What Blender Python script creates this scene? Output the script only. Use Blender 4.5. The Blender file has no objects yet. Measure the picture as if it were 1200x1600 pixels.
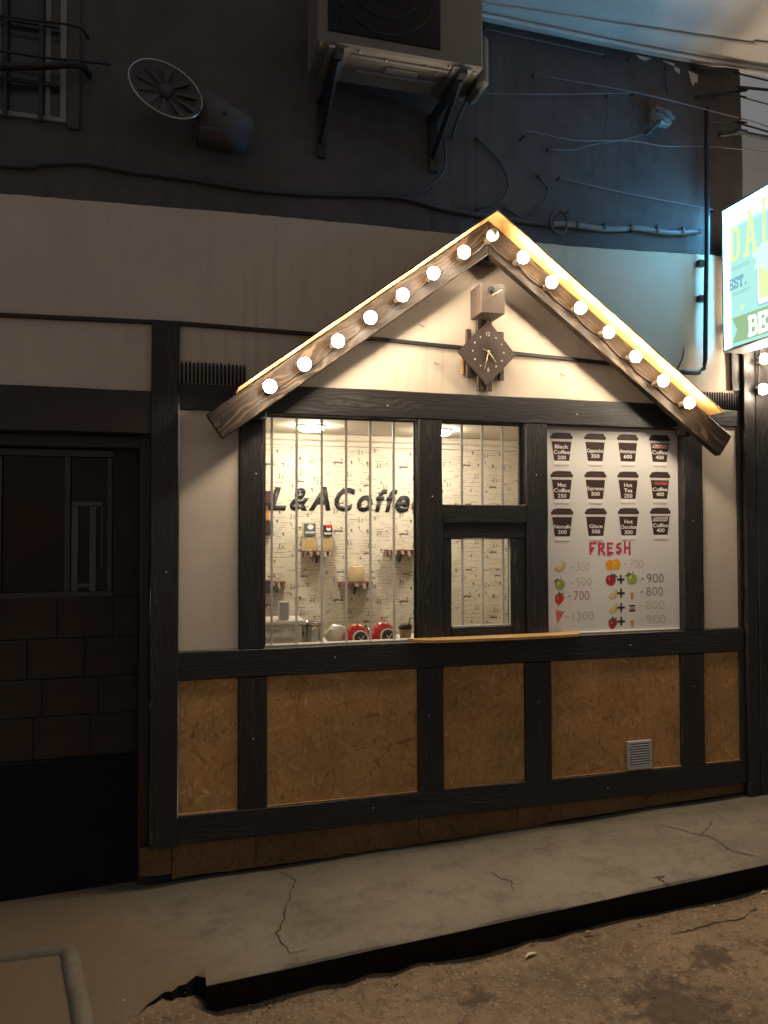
import bpy, bmesh, math, random
from mathutils import Vector, Matrix
random.seed(7)
SC = bpy.context.scene
COL = SC.collection
R = math.radians

# ------------------------------------------------------------------ camera
# All heights are measured from the photographer's eye (z = 0); the pavement lies near z = -1.8.
# y = 0 is the face of the kiosk timbers, -y is towards the street.
cam = bpy.data.cameras.new('camera')
cam.sensor_fit = 'VERTICAL'
cam.sensor_height = 36.0
cam.lens = 36.0 * 1202 / 1600
cam.clip_start, cam.clip_end = 0.05, 200
co = bpy.data.objects.new('camera', cam); COL.objects.link(co)
yaw, pitch, roll = R(15.637), R(1.482), R(-0.149)
fwd = Vector((math.sin(yaw)*math.cos(pitch), math.cos(yaw)*math.cos(pitch), math.sin(pitch)))
rt0 = Vector((math.cos(yaw), -math.sin(yaw), 0)); up0 = rt0.cross(fwd)
rt = rt0*math.cos(roll) + up0*math.sin(roll); up = up0*math.cos(roll) - rt0*math.sin(roll)
m = Matrix((rt, up, -fwd)).transposed().to_4x4(); m.translation = (0, -4.2, 0)
co.matrix_world = m
SC.camera = co

# ------------------------------------------------------------------ night sky, exposure
W = bpy.data.worlds.new('World'); SC.world = W; W.use_nodes = True
wn = W.node_tree.nodes; wl = W.node_tree.links; wn.clear()
sky = wn.new('ShaderNodeTexSky'); sky.sky_type = 'NISHITA'; sky.sun_disc = False
sky.sun_elevation = R(2); sky.sun_rotation = R(200)
b1 = wn.new('ShaderNodeBackground'); b1.inputs['Strength'].default_value = 0.006
b2 = wn.new('ShaderNodeBackground'); b2.inputs['Color'].default_value = (1.0, 0.97, 0.97, 1); b2.inputs['Strength'].default_value = 0.118
ad = wn.new('ShaderNodeAddShader'); wo = wn.new('ShaderNodeOutputWorld')
wl.new(sky.outputs[0], b1.inputs['Color']); wl.new(b1.outputs[0], ad.inputs[0]); wl.new(b2.outputs[0], ad.inputs[1]); wl.new(ad.outputs[0], wo.inputs['Surface'])
SC.view_settings.view_transform = 'Standard'; SC.view_settings.look = 'None'
SC.view_settings.gamma = 1.0; SC.view_settings.exposure = 0.5; SC.view_settings.use_curve_mapping = False
SC.cycles.max_bounces = 8; SC.cycles.transparent_max_bounces = 12
SC.cycles.sample_clamp_indirect = 4.0
BULB_POWER, LAMP_POWER = 372.0, 122.0

# ------------------------------------------------------------------ node helpers
class NB:
    def __init__(s, name):
        s.m = bpy.data.materials.new(name); s.m.use_nodes = True
        s.t = s.m.node_tree; s.t.nodes.clear()
        s.out = s.t.nodes.new('ShaderNodeOutputMaterial')
    def n(s, typ, **kw):
        nd = s.t.nodes.new('ShaderNode' + typ)
        for k, v in kw.items():
            if k in nd.inputs.keys() and not hasattr(nd, k): s.set(nd.inputs[k], v)
            else: setattr(nd, k, v)
        return nd
    def set(s, sock, v):
        if isinstance(v, bpy.types.NodeSocket): s.t.links.new(v, sock)
        elif isinstance(v, (tuple, list)) and len(v) == 3 and sock.type == 'RGBA': sock.default_value = (*v, 1)
        else: sock.default_value = v
    def i(s, nd, **kw):
        for k, v in kw.items(): s.set(nd.inputs[k.replace('_', ' ')], v)
        return nd
    def coord(s, scale=(1, 1, 1), rnd=True, rot=(0, 0, 0), kind='Object'):
        tc = s.n('TexCoord'); v = tc.outputs[kind]
        if rnd:
            oi = s.n('ObjectInfo'); mm = s.n('VectorMath', operation='SCALE')
            cb = s.n('CombineXYZ'); s.i(cb, X=oi.outputs['Random'], Y=oi.outputs['Random'], Z=oi.outputs['Random'])
            s.set(mm.inputs[0], cb.outputs[0]); mm.inputs['Scale'].default_value = 37.0
            ad = s.n('VectorMath', operation='ADD'); s.set(ad.inputs[0], v); s.set(ad.inputs[1], mm.outputs[0]); v = ad.outputs[0]
        mp = s.n('Mapping'); s.set(mp.inputs['Vector'], v); mp.inputs['Scale'].default_value = scale; mp.inputs['Rotation'].default_value = rot
        return mp.outputs[0]
    def noise(s, vec, scale, detail=4, rough=.55, dist=0.0):
        nd = s.n('TexNoise'); s.i(nd, Vector=vec, Scale=scale, Detail=detail, Roughness=rough, Distortion=dist); return nd.outputs['Fac']
    def ramp(s, fac, stops):
        nd = s.n('ValToRGB'); s.set(nd.inputs[0], fac); e = nd.color_ramp.elements
        while len(e) < len(stops): e.new(0.5)
        for k, (p, c) in enumerate(stops):
            e[k].position = p; e[k].color = (c, c, c, 1) if isinstance(c, (int, float)) else (*c, 1)
        return nd.outputs[0]
    def mix(s, fac, a, b, typ='MIX'):
        nd = s.n('Mix', data_type='RGBA', blend_type=typ); s.set(nd.inputs[0], fac); s.set(nd.inputs[6], a); s.set(nd.inputs[7], b); return nd.outputs[2]
    def math(s, op, a, b=0.0):
        nd = s.n('Math', operation=op); s.set(nd.inputs[0], a); s.set(nd.inputs[1], b); return nd.outputs[0]
    def bump(s, h, strength=.3, dist=.01):
        nd = s.n('Bump'); s.i(nd, Strength=strength, Distance=dist, Height=h); return nd.outputs[0]
    def pbr(s, color, rough=.6, metal=0.0, normal=None, spec=.5, **kw):
        p = s.n('BsdfPrincipled'); s.i(p, Base_Color=color, Roughness=rough, Metallic=metal)
        p.inputs['Specular IOR Level'].default_value = spec
        if normal is not None: s.set(p.inputs['Normal'], normal)
        for k, v in kw.items(): s.set(p.inputs[k.replace('_', ' ')], v)
        s.t.links.new(p.outputs[0], s.out.inputs[0]); return s.m

def plain(name, c, rough=.6, metal=0.0, var=.12, scale=30, spec=.5):
    b = NB(name); f = b.noise(b.coord(), scale, 5)
    col = b.mix(f, tuple(x*(1-var) for x in c), tuple(min(1, x*(1+var)) for x in c))
    return b.pbr(col, rough, metal, b.bump(f, .08, .004), spec)

def emit(name, c, k):
    b = NB(name); e = b.n('Emission'); b.i(e, Color=c, Strength=k); b.t.links.new(e.outputs[0], b.out.inputs[0]); return b.m

def stained_wood(name, dark, light, grain=.5, rough=.45, ws=11.0, dist=14.0):
    b = NB(name)
    v = b.coord((1.1, 7, 7))
    w = b.noise(v, 1.5, 3, .5)
    wv = b.n('TexWave', wave_type='BANDS', bands_direction='Z'); 
    b.i(wv, Vector=b.coord((.30, 1.0, 1.0)), Scale=ws, Distortion=dist, Detail=2.5, Detail_Scale=1.2)
    fine = b.noise(b.coord((3, 160, 160)), 1.0, 3)
    line = b.ramp(wv.outputs['Fac'], [(.0, 0.0), (.70, .03), (.86, 1.0), (.94, .25), (1.0, .85)])
    patch = b.ramp(w, [(.44, 0.0), (.66, 1.0)])
    f = b.math('MULTIPLY', line, b.math('MULTIPLY', b.math('ADD', b.math('MULTIPLY', patch, .8), .2), grain))
    f = b.math('ADD', f, b.math('MULTIPLY', fine, .10))
    col = b.mix(f, dark, light)
    h = b.math('ADD', b.math('MULTIPLY', wv.outputs['Fac'], .6), b.math('MULTIPLY', fine, .5))
    rr = b.ramp(f, [(0, rough), (1, rough+.2)])
    return b.pbr(col, rr, 0, b.bump(h, .22, .003), .4)

def osb(name, mul=1.0):
    b = NB(name)
    base = b.coord((1, 1, 1))
    warp = b.n('TexNoise'); b.i(warp, Vector=base, Scale=9.0, Detail=2)
    cells = []
    for k, (ang, sx) in enumerate(((20, 1), (75, 1.1), (-35, .9), (-80, 1.2))):
        mp = b.n('Mapping'); b.set(mp.inputs['Vector'], base); mp.inputs['Rotation'].default_value = (0, R(ang), 0)
        mp2 = b.n('Mapping'); b.set(mp2.inputs['Vector'], b.mix(.06, mp.outputs[0], warp.outputs['Color'])); mp2.inputs['Scale'].default_value = (16*sx, 20, 75*sx); mp2.inputs['Location'].default_value = (k*3.3, k*1.7, k*2.1)
        vo = b.n('TexVoronoi', feature='F1'); b.i(vo, Vector=mp2.outputs[0], Scale=1.0)
        sep = b.n('SeparateColor'); b.set(sep.inputs[0], vo.outputs['Color'])
        cells.append((sep.outputs[0], sep.outputs[1]))
    tone, hgt = cells[0][0], cells[0][1]
    for t_, h_ in cells[1:]:
        pick = b.math('GREATER_THAN', h_, hgt)
        tone = b.math('ADD', b.math('MULTIPLY', t_, pick), b.math('MULTIPLY', tone, b.math('SUBTRACT', 1.0, pick)))
        hgt = b.math('MAXIMUM', h_, hgt)
    M = lambda c: tuple(x*mul for x in c)
    col = b.ramp(tone, [(0.0, M((.26, .13, .045))), (.06, M((.38, .195, .066))), (.5, M((.43, .235, .082))), (.94, M((.48, .27, .10))), (1.0, M((.56, .35, .15)))])
    dirt = b.ramp(b.noise(b.coord((1, 1, 1)), 3.2, 5, .6), [(.35, .72), (.65, 1.0)])
    col = b.mix(1.0, col, dirt, 'MULTIPLY')
    grain = b.noise(b.coord((60, 60, 60)), 1.0, 3)
    return b.pbr(col, .62, 0, b.bump(b.math('ADD', hgt, b.math('MULTIPLY', grain, .4)), .25, .004), .3)

def plaster(name, c, stain=.15, scale=1.3, bump=.18, dirtc=None, drip=0.0):
    b = NB(name); v = b.coord(rnd=False)
    big = b.noise(v, scale, 6, .62); fine = b.noise(v, 95, 5, .7); mid = b.noise(v, 9, 4, .6)
    d = dirtc or tuple(x*(1-stain*2.2) for x in c)
    f = b.ramp(b.math('ADD', b.math('MULTIPLY', big, .7), b.math('MULTIPLY', mid, .3)), [(.36, 0.0), (.62, 1.0)])
    col = b.mix(f, b.mix(.5, c, d), c)
    col = b.mix(b.math('MULTIPLY', fine, .18), col, tuple(x*.7 for x in c))
    if drip:
        st = b.math('MULTIPLY', b.ramp(b.noise(b.coord((14, 14, .5), False), 1.0, 4, .6), [(.50, 0.0), (.68, 1.0)]), b.ramp(b.noise(v, 1.1, 3), [(.45, 0.0), (.65, 1.0)]))
        col = b.mix(b.math('MULTIPLY', st, drip), col, tuple(x*.45 for x in c))
    return b.pbr(col, .85, 0, b.bump(b.math('ADD', fine, b.math('MULTIPLY', mid, .8)), bump, .006), .2)

M = {}
M['timber'] = stained_wood('dark stained timber', (.0118, .0108, .0112), (.058, .048, .039), .85, .45, 12.0, 15.0)
M['rafter'] = stained_wood('brushed burnt timber', (.0090, .0053, .0031), (.105, .064, .034), 1.1, .5, 9.0, 17.0)
M['pine'] = stained_wood('raw pine board', (.40, .245, .085), (.27, .145, .040), .75, .5)
M['roof_pine'] = stained_wood('yellow roof board', (.27, .155, .048), (.17, .085, .022), .75, .6)
M['osb'] = osb('strand board'); M['osb_dirty'] = osb('dirty strand board', .36)
M['cream'] = plaster('cream plaster', (.62, .525, .42), .14, drip=.35)
M['cream_side'] = plaster('cream panel', (.60, .51, .41), .12)
M['upper'] = plaster('dark slate plaster', (.118, .105, .104), .36, 1.5, .5, drip=.6)
M['soffit'] = plaster('pale soffit plaster', (.72, .67, .62), .16, 1.4, .2)
M['block'] = plaster('brown painted block', (.042, .030, .022), .25, 3, .5)
M['joint'] = plain('dark joint', (.022, .016, .012), .9)
M['dado'] = plain('black dado paint', (.007, .008, .010), .8, 0, .5, 5, spec=.15)
M['brown'] = stained_wood('brown stained board', (.024, .016, .012), (.05, .034, .024), .5)
M['black'] = plain('black rubber', (.012, .012, .013), .55)
M['black_metal'] = plain('black painted metal', (.016, .017, .02), .4)
M['grey_metal'] = plain('grey painted steel', (.24, .22, .19), .5, .0, .25, 14)
M['dark_void'] = plain('dark void', (.01, .01, .012), .9)
M['galv'] = plain('galvanised steel', (.45, .44, .42), .4, .8, .2, 20)
M['ac'] = plain('weathered beige casing', (.15, .137, .12), .6, 0, .15, 7)
M['bar'] = plain('silver painted bar', (.84, .79, .72), .4, .0)
M['white'] = plain('white print film', (.70, .67, .63), .38, 0, .03, 6)
M['white_paint'] = plain('white paint', (.74, .68, .58), .5, 0, .05)
M['tapewood'] = plain('clock brown wood', (.046, .027, .019), .55, 0, .35, 40)
M['box_wood'] = plain('grey brown box wood', (.085, .060, .046), .55, 0, .25, 30)
M['brass'] = plain('brass', (.75, .62, .35), .35, .6)
M['vent'] = plain('grey plastic grille', (.42, .41, .38), .5)
M['steel'] = plain('brushed stainless steel', (.62, .58, .53), .22, 1.0, .06, 60)
M['ink'] = plain('dark letter board', (.017, .016, .016), .45)
M['inkbrown'] = plain('brown letter board', (.17, .085, .03), .5)
M['bulb'] = emit('lit bulb glass', (1.0, .83, .62), BULB_POWER)
M['bulb_off'] = plain('unlit opal bulb', (.80, .76, .68), .25)
M['lamp'] = emit('lit lamp diffuser', (1.0, .91, .77), LAMP_POWER)
M['socket'] = plain('bulb socket', (.10, .075, .055), .5)
M['wire'] = plain('brown wire', (.030, .020, .014), .5)
M['cable'] = plain('grey cable', (.05, .05, .055), .6)
M['cable_light'] = plain('light grey cable', (.16, .16, .17), .5)
M['wall_in'] = plaster('newsprint wallpaper', (.73, .64, .50), .05, 2.0, .05)
M['ceil_in'] = plaster('interior ceiling paint', (.76, .66, .53), .04, 1.2, .03)
M['print'] = plain('faded newsprint ink', (.27, .205, .14), .8)
M['print2'] = plain('newsprint figure ink', (.15, .115, .08), .8)

def glass(name, tint=(.97, .98, .97), refl=.9):
    b = NB(name); tr = b.n('BsdfTransparent'); b.i(tr, Color=tint); gl = b.n('BsdfGlossy'); b.i(gl, Roughness=.02, Color=(.9, .9, .9))
    fr = b.n('Fresnel'); b.i(fr, IOR=1.5); mx = b.n('MixShader'); b.set(mx.inputs[0], b.math('MULTIPLY', fr.outputs[0], refl))
    b.set(mx.inputs[1], tr.outputs[0]); b.set(mx.inputs[2], gl.outputs[0]); b.t.links.new(mx.outputs[0], b.out.inputs[0]); return b.m
M['glass'] = glass('window glass'); M['dull_glass'] = glass('grimy window glass', (.55, .54, .52), .35)
def concrete():
    b = NB('pavement concrete'); v = b.coord(rnd=False)
    big = b.noise(v, 1.1, 7, .68, .4); mid = b.noise(v, 7, 8, .72); fine = b.noise(v, 85, 4, .75); grit = b.noise(v, 26, 6, .75)
    streak = b.noise(b.coord((.5, 2.2, 1), False), 1.6, 5, .65)
    col = b.mix(b.ramp(big, [(.35, 0.0), (.65, 1.0)]), (.150, .127, .093), (.222, .190, .141))
    col = b.mix(b.ramp(streak, [(.45, 0.0), (.66, .35)]), col, (.235, .20, .15))
    col = b.mix(b.ramp(mid, [(.32, .55), (.52, 0.0)]), col, (.075, .058, .040))
    col = b.mix(b.math('MULTIPLY', b.ramp(fine, [(.55, 0.0), (.75, 1.0)]), .55), col, (.075, .06, .045))
    col = b.mix(b.ramp(grit, [(.62, 0.0), (.70, .7)]), col, (.060, .046, .032))
    # earth trodden over the low end by the doorway
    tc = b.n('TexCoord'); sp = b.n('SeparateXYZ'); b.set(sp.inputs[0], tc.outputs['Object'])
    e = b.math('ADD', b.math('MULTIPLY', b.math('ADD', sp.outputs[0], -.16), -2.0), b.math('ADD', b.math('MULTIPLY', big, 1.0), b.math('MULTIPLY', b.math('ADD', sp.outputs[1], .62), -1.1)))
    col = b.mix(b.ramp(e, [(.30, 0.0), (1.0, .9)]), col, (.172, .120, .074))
    foot = b.math('ADD', b.math('MULTIPLY', b.math('ADD', sp.outputs[1], .30), 3.0), b.math('MULTIPLY', b.math('SUBTRACT', big, .5), 2.2))   # darker towards the wall foot, edge broken by noise
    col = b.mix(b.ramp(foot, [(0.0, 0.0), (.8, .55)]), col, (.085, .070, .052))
    h = b.math('ADD', b.math('MULTIPLY', mid, 1.0), b.math('ADD', b.math('MULTIPLY', fine, .35), b.math('MULTIPLY', grit, .4)))
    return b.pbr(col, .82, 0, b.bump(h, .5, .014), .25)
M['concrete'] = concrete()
M['kerb'] = plain('shade black kerb face', (.010, .009, .008), .9, 0, .4, 18, .1)  # near-black base stands in for the shade on the kerb face
def roadmat():
    b = NB('dusty asphalt'); v = b.coord(rnd=False)
    big = b.noise(v, 1.6, 6, .65, .5); mid = b.noise(v, 16, 6, .7)
    vo = b.n('TexVoronoi', feature='F1'); b.i(vo, Vector=v, Scale=95.0); sep = b.n('SeparateColor'); b.set(sep.inputs[0], vo.outputs['Color'])
    col = b.mix(b.ramp(big, [(.30, 0.0), (.62, 1.0)]), (.125, .083, .048), (.255, .172, .100))
    col = b.mix(b.ramp(mid, [(.32, .6), (.52, 0.0)]), col, (.070, .046, .028))
    col = b.mix(b.ramp(sep.outputs[0], [(.93, 0.0), (.99, .55)]), col, (.36, .28, .19))
    stain = b.ramp(b.noise(v, .9, 4, .5), [(.60, 0.0), (.68, .75)])
    col = b.mix(stain, col, (.045, .030, .019))
    tc = b.n('TexCoord'); sp = b.n('SeparateXYZ'); b.set(sp.inputs[0], tc.outputs['Object'])   # damp dirt swept into the gutter
    gut = b.math('ADD', b.math('MULTIPLY', b.math('ADD', sp.outputs[1], .93), 3.2), b.math('MULTIPLY', b.math('SUBTRACT', big, .5), 2.4))
    col = b.mix(b.ramp(gut, [(-.0, 0.0), (.5, .6)]), col, (.07, .046, .028))
    for cx_, cy_, rr_ in ((2.0, -1.45, .28), (2.75, -1.30, .16), (1.25, -1.15, .10), (2.35, -1.22, .12)):
        dv = b.n('VectorMath', operation='DISTANCE'); b.set(dv.inputs[0], tc.outputs['Object']); dv.inputs[1].default_value = (cx_, cy_, -1.93)
        q = b.math('ADD', b.math('DIVIDE', dv.outputs['Value'], rr_), b.math('MULTIPLY', b.math('SUBTRACT', mid, .5), 2.6))
        col = b.mix(b.ramp(q, [(.45, .8), (.95, 0.0)]), col, (.055, .036, .022))
    pits = b.ramp(b.noise(v, 48, 3, .6), [(.60, 0.0), (.68, .8)])
    col = b.mix(pits, col, (.06, .04, .025))
    h = b.math('ADD', mid, b.math('MULTIPLY', vo.outputs['Distance'], .9))
    return b.pbr(col, .8, 0, b.bump(h, .55, .012), .3)
M['road'] = roadmat()

# ------------------------------------------------------------------ object helpers
WORLD = {}
def thing(name, label, cat, loc, group=None):
    o = bpy.data.objects.new(name, None); COL.objects.link(o); o.location = loc; o.empty_display_size = .1
    o['label'] = label; o['category'] = cat
    if group: o['group'] = group
    WORLD[o] = Vector(loc); return o
def tag(o, label, cat, group=None):
    o['label'] = label; o['category'] = cat
    if group: o['group'] = group
    return o
def link(name, me, mat=None, parent=None, loc=(0, 0, 0), rot=None, label=None, kind=None):
    """loc is in world coordinates even for children"""
    o = bpy.data.objects.new(name, me); COL.objects.link(o)
    L = Vector(loc); WORLD[o] = L
    if parent is not None:
        o.parent = parent; o.location = L - WORLD[parent]
    else: o.location = L
    if rot: o.rotation_euler = rot
    if mat is not None and not me.materials: me.materials.append(mat)
    if label: o['label'] = label
    if kind: o['kind'] = kind
    return o
def bm_mesh(bm, name='mesh', smooth=False):
    me = bpy.data.meshes.new(name); bmesh.ops.recalc_face_normals(bm, faces=bm.faces); bm.to_mesh(me); bm.free()
    if smooth:
        for p in me.polygons: p.use_smooth = True
    return me
def box_into(bm, x0, x1, y0, y1, z0, z1, bevel=0.0, mi=0):
    vs = [bm.verts.new((x, y, z)) for x in (x0, x1) for y in (y0, y1) for z in (z0, z1)]
    fs = []
    for f in ((0, 1, 3, 2), (4, 6, 7, 5), (0, 4, 5, 1), (2, 3, 7, 6), (0, 2, 6, 4), (1, 5, 7, 3)):
        fc = bm.faces.new([vs[k] for k in f]); fc.material_index = mi; fs.append(fc)
    if bevel:
        es = list({e for f in fs for e in f.edges}); bmesh.ops.bevel(bm, geom=es, offset=bevel, segments=1, affect='EDGES')
    return fs
def box(name, x0, x1, y0, y1, z0, z1, mat, parent=None, bevel=.002, label=None):
    c = ((x0+x1)/2, (y0+y1)/2, (z0+z1)/2); bm = bmesh.new()
    box_into(bm, x0-c[0], x1-c[0], y0-c[1], y1-c[1], z0-c[2], z1-c[2], bevel)
    return link(name, bm_mesh(bm, name), mat, parent, c, None, label)
def beam_mesh(L, d, w, wob=.0025, bev=.005):
    """a sawn length along local X with slightly uneven arrises"""
    bm = bmesh.new(); n = max(3, int(L/.18)); rings = []
    for k in range(n+1):
        x = -L/2 + L*k/n; ring = []
        hy, hz = d/2, w/2; j = lambda: random.uniform(-wob, wob)
        for sy, sz in ((-1, -1), (-1, 1), (1, 1), (1, -1)):
            jj = (j(), j())
            a = (sy*hy + jj[0]*.4, sz*(hz-bev) + jj[1]); c = (sy*(hy-bev) + jj[0]*.4, sz*hz + jj[1])
            pr = [a, c] if sy*sz < 0 else [c, a]
            ring += [bm.verts.new((x, p[0], p[1])) for p in pr]
        rings.append(ring)
    for a, c in zip(rings, rings[1:]):
        for q in range(8): bm.faces.new((a[q], a[(q+1) % 8], c[(q+1) % 8], c[q]))
    bm.faces.new(rings[0]); bm.faces.new(list(reversed(rings[-1])))
    return bm_mesh(bm, 'beam')
def beam(name, x0, x1, z0, z1, y0, y1, axis='x', mat='timber', parent=None, wob=.0025, label=None):
    c = ((x0+x1)/2, (y0+y1)/2, (z0+z1)/2)
    if axis == 'x': me, rot = beam_mesh(x1-x0, y1-y0, z1-z0, wob), None
    else: me, rot = beam_mesh(z1-z0, y1-y0, x1-x0, wob), (0, R(-90), 0)
    return link(name, me, M[mat], parent, c, rot, label)
def tube_into(bm, pts, r, seg=8, caps=True):
    pts = [Vector(p) for p in pts]; rings = []
    for k, p in enumerate(pts):
        t = (pts[min(k+1, len(pts)-1)] - pts[max(k-1, 0)]).normalized()
        a = Vector((0, 0, 1)) if abs(t.z) < .9 else Vector((0, 1, 0))
        u = t.cross(a).normalized(); v = t.cross(u)
        rr = r[k] if isinstance(r, (list, tuple)) else r
        rings.append([bm.verts.new(p + u*rr*math.cos(2*math.pi*q/seg) + v*rr*math.sin(2*math.pi*q/seg)) for q in range(seg)])
    for a, c in zip(rings, rings[1:]):
        for q in range(seg): bm.faces.new((a[q], a[(q+1) % seg], c[(q+1) % seg], c[q]))
    if caps: bm.faces.new(rings[0]); bm.faces.new(list(reversed(rings[-1])))
def smooth_path(pts, n=6):
    P = [Vector(p) for p in pts]; P = [2*P[0]-P[1]] + P + [2*P[-1]-P[-2]]; out = []
    for k in range(1, len(P)-2):
        for q in range(n):
            t = q/n; a, b, c, d = P[k-1:k+3]
            out.append(.5*((2*b) + (c-a)*t + (2*a-5*b+4*c-d)*t*t + (3*b-a-3*c+d)*t**3))
    out.append(P[-2]); return out
def tube(name, pts, r, mat, parent=None, seg=8, smooth=True, label=None, curve=True):
    pp = smooth_path(pts) if curve and len(pts) > 2 else [Vector(p) for p in pts]
    c = pp[0].copy(); bm = bmesh.new(); tube_into(bm, [p-c for p in pp], r, seg)
    return link(name, bm_mesh(bm, name, smooth), M[mat], parent, c, None, label)
def lathe_into(bm, prof, seg=24, center=(0, 0, 0), axis='z'):
    rings = []
    for r_, h in prof:
        ring = []
        for q in range(seg):
            a = 2*math.pi*q/seg; x, y = r_*math.cos(a), r_*math.sin(a)
            p = (x, y, h) if axis == 'z' else (x, h, y)
            ring.append(bm.verts.new(Vector(p)+Vector(center)))
        rings.append(ring)
    for a, c in zip(rings, rings[1:]):
        for q in range(seg): bm.faces.new((a[q], a[(q+1) % seg], c[(q+1) % seg], c[q]))
    if prof[0][0] > 1e-5: bm.faces.new(rings[0])
    if prof[-1][0] > 1e-5: bm.faces.new(list(reversed(rings[-1])))
    bmesh.ops.remove_doubles(bm, verts=bm.verts, dist=1e-6)
def lathe(name, prof, mat, parent, loc, seg=24, axis='z', rot=None, label=None, smooth=True):
    bm = bmesh.new(); lathe_into(bm, prof, seg, axis=axis)
    o = link(name, bm_mesh(bm, name, smooth), M[mat] if isinstance(mat, str) else mat, parent, loc, rot, label)
    return o
def poly(name, pts, y, mat, parent=None, depth=.0, label=None):
    """outline in (x, z) facing the street; thickness goes back from y"""
    cx = sum(p[0] for p in pts)/len(pts); cz = sum(p[1] for p in pts)/len(pts); bm = bmesh.new()
    f = bm.faces.new([bm.verts.new((p[0]-cx, 0, p[1]-cz)) for p in pts])
    if depth:
        ex = bmesh.ops.extrude_face_region(bm, geom=[f]); bmesh.ops.translate(bm, vec=(0, depth, 0), verts=[g for g in ex['geom'] if isinstance(g, bmesh.types.BMVert)])
    return link(name, bm_mesh(bm, name), mat if not isinstance(mat, str) else M[mat], parent, (cx, y, cz), None, label)
COLORS = {}
def ink(c, rough=.55, tagname='print ink'):
    k = (c, rough)
    if k not in COLORS: COLORS[k] = plain(tagname, c, rough, 0, .06, 50)
    return COLORS[k]
def glyphs(s, bold=0.0, shear=0.0, extrude=0.0, space=1.0, line=1.0):
    cu = bpy.data.curves.new('text', 'FONT'); cu.body = s; cu.offset = bold; cu.shear = shear; cu.extrude = extrude; cu.resolution_u = 3
    cu.space_character = space; cu.space_line = line; cu.align_x = 'CENTER'
    o = bpy.data.objects.new('text', cu); COL.objects.link(o)
    dg = bpy.context.evaluated_depsgraph_get(); me = bpy.data.meshes.new_from_object(o.evaluated_get(dg))
    bpy.data.objects.remove(o); bpy.data.curves.remove(cu); me.materials.clear(); return me
def text(name, s, x0, x1, z0, z1, y, mat, parent=None, bold=.0, shear=0.0, extrude=0.0, plane='wall', X=None, label=None, space=1.0, line=1.0):
    """lettering stretched to a box; plane 'wall' faces -y, plane 'blade' faces -x and reads towards the street"""
    me = glyphs(s, bold, shear, 0.0, space, line); vs = [v.co.copy() for v in me.vertices]
    a0, a1 = min(v.x for v in vs), max(v.x for v in vs); b0, b1 = min(v.y for v in vs), max(v.y for v in vs)
    cx, cz = (x0+x1)/2, (z0+z1)/2
    bm = bmesh.new(); bm.from_mesh(me); bpy.data.meshes.remove(me)
    if extrude:
        ex = bmesh.ops.extrude_face_region(bm, geom=list(bm.faces)); bmesh.ops.translate(bm, vec=(0, 0, -1), verts=[g for g in ex['geom'] if isinstance(g, bmesh.types.BMVert)])
    for v in bm.verts:
        x = x0 + (v.co.x-a0)/max(a1-a0, 1e-6)*(x1-x0) - cx; z = z0 + (v.co.y-b0)/max(b1-b0, 1e-6)*(z1-z0) - cz; d = extrude if v.co.z < -.5 else 0
        v.co = (x, d, z) if plane == 'wall' else (d, -x, z)
    me = bm_mesh(bm, name)
    return link(name, me, mat if not isinstance(mat, str) else M[mat], parent, (cx, y, cz) if plane == 'wall' else (X, -cx, cz), None, label)

PAV = lambda x, y: -1.845 + .0355*x + .02*y

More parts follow.
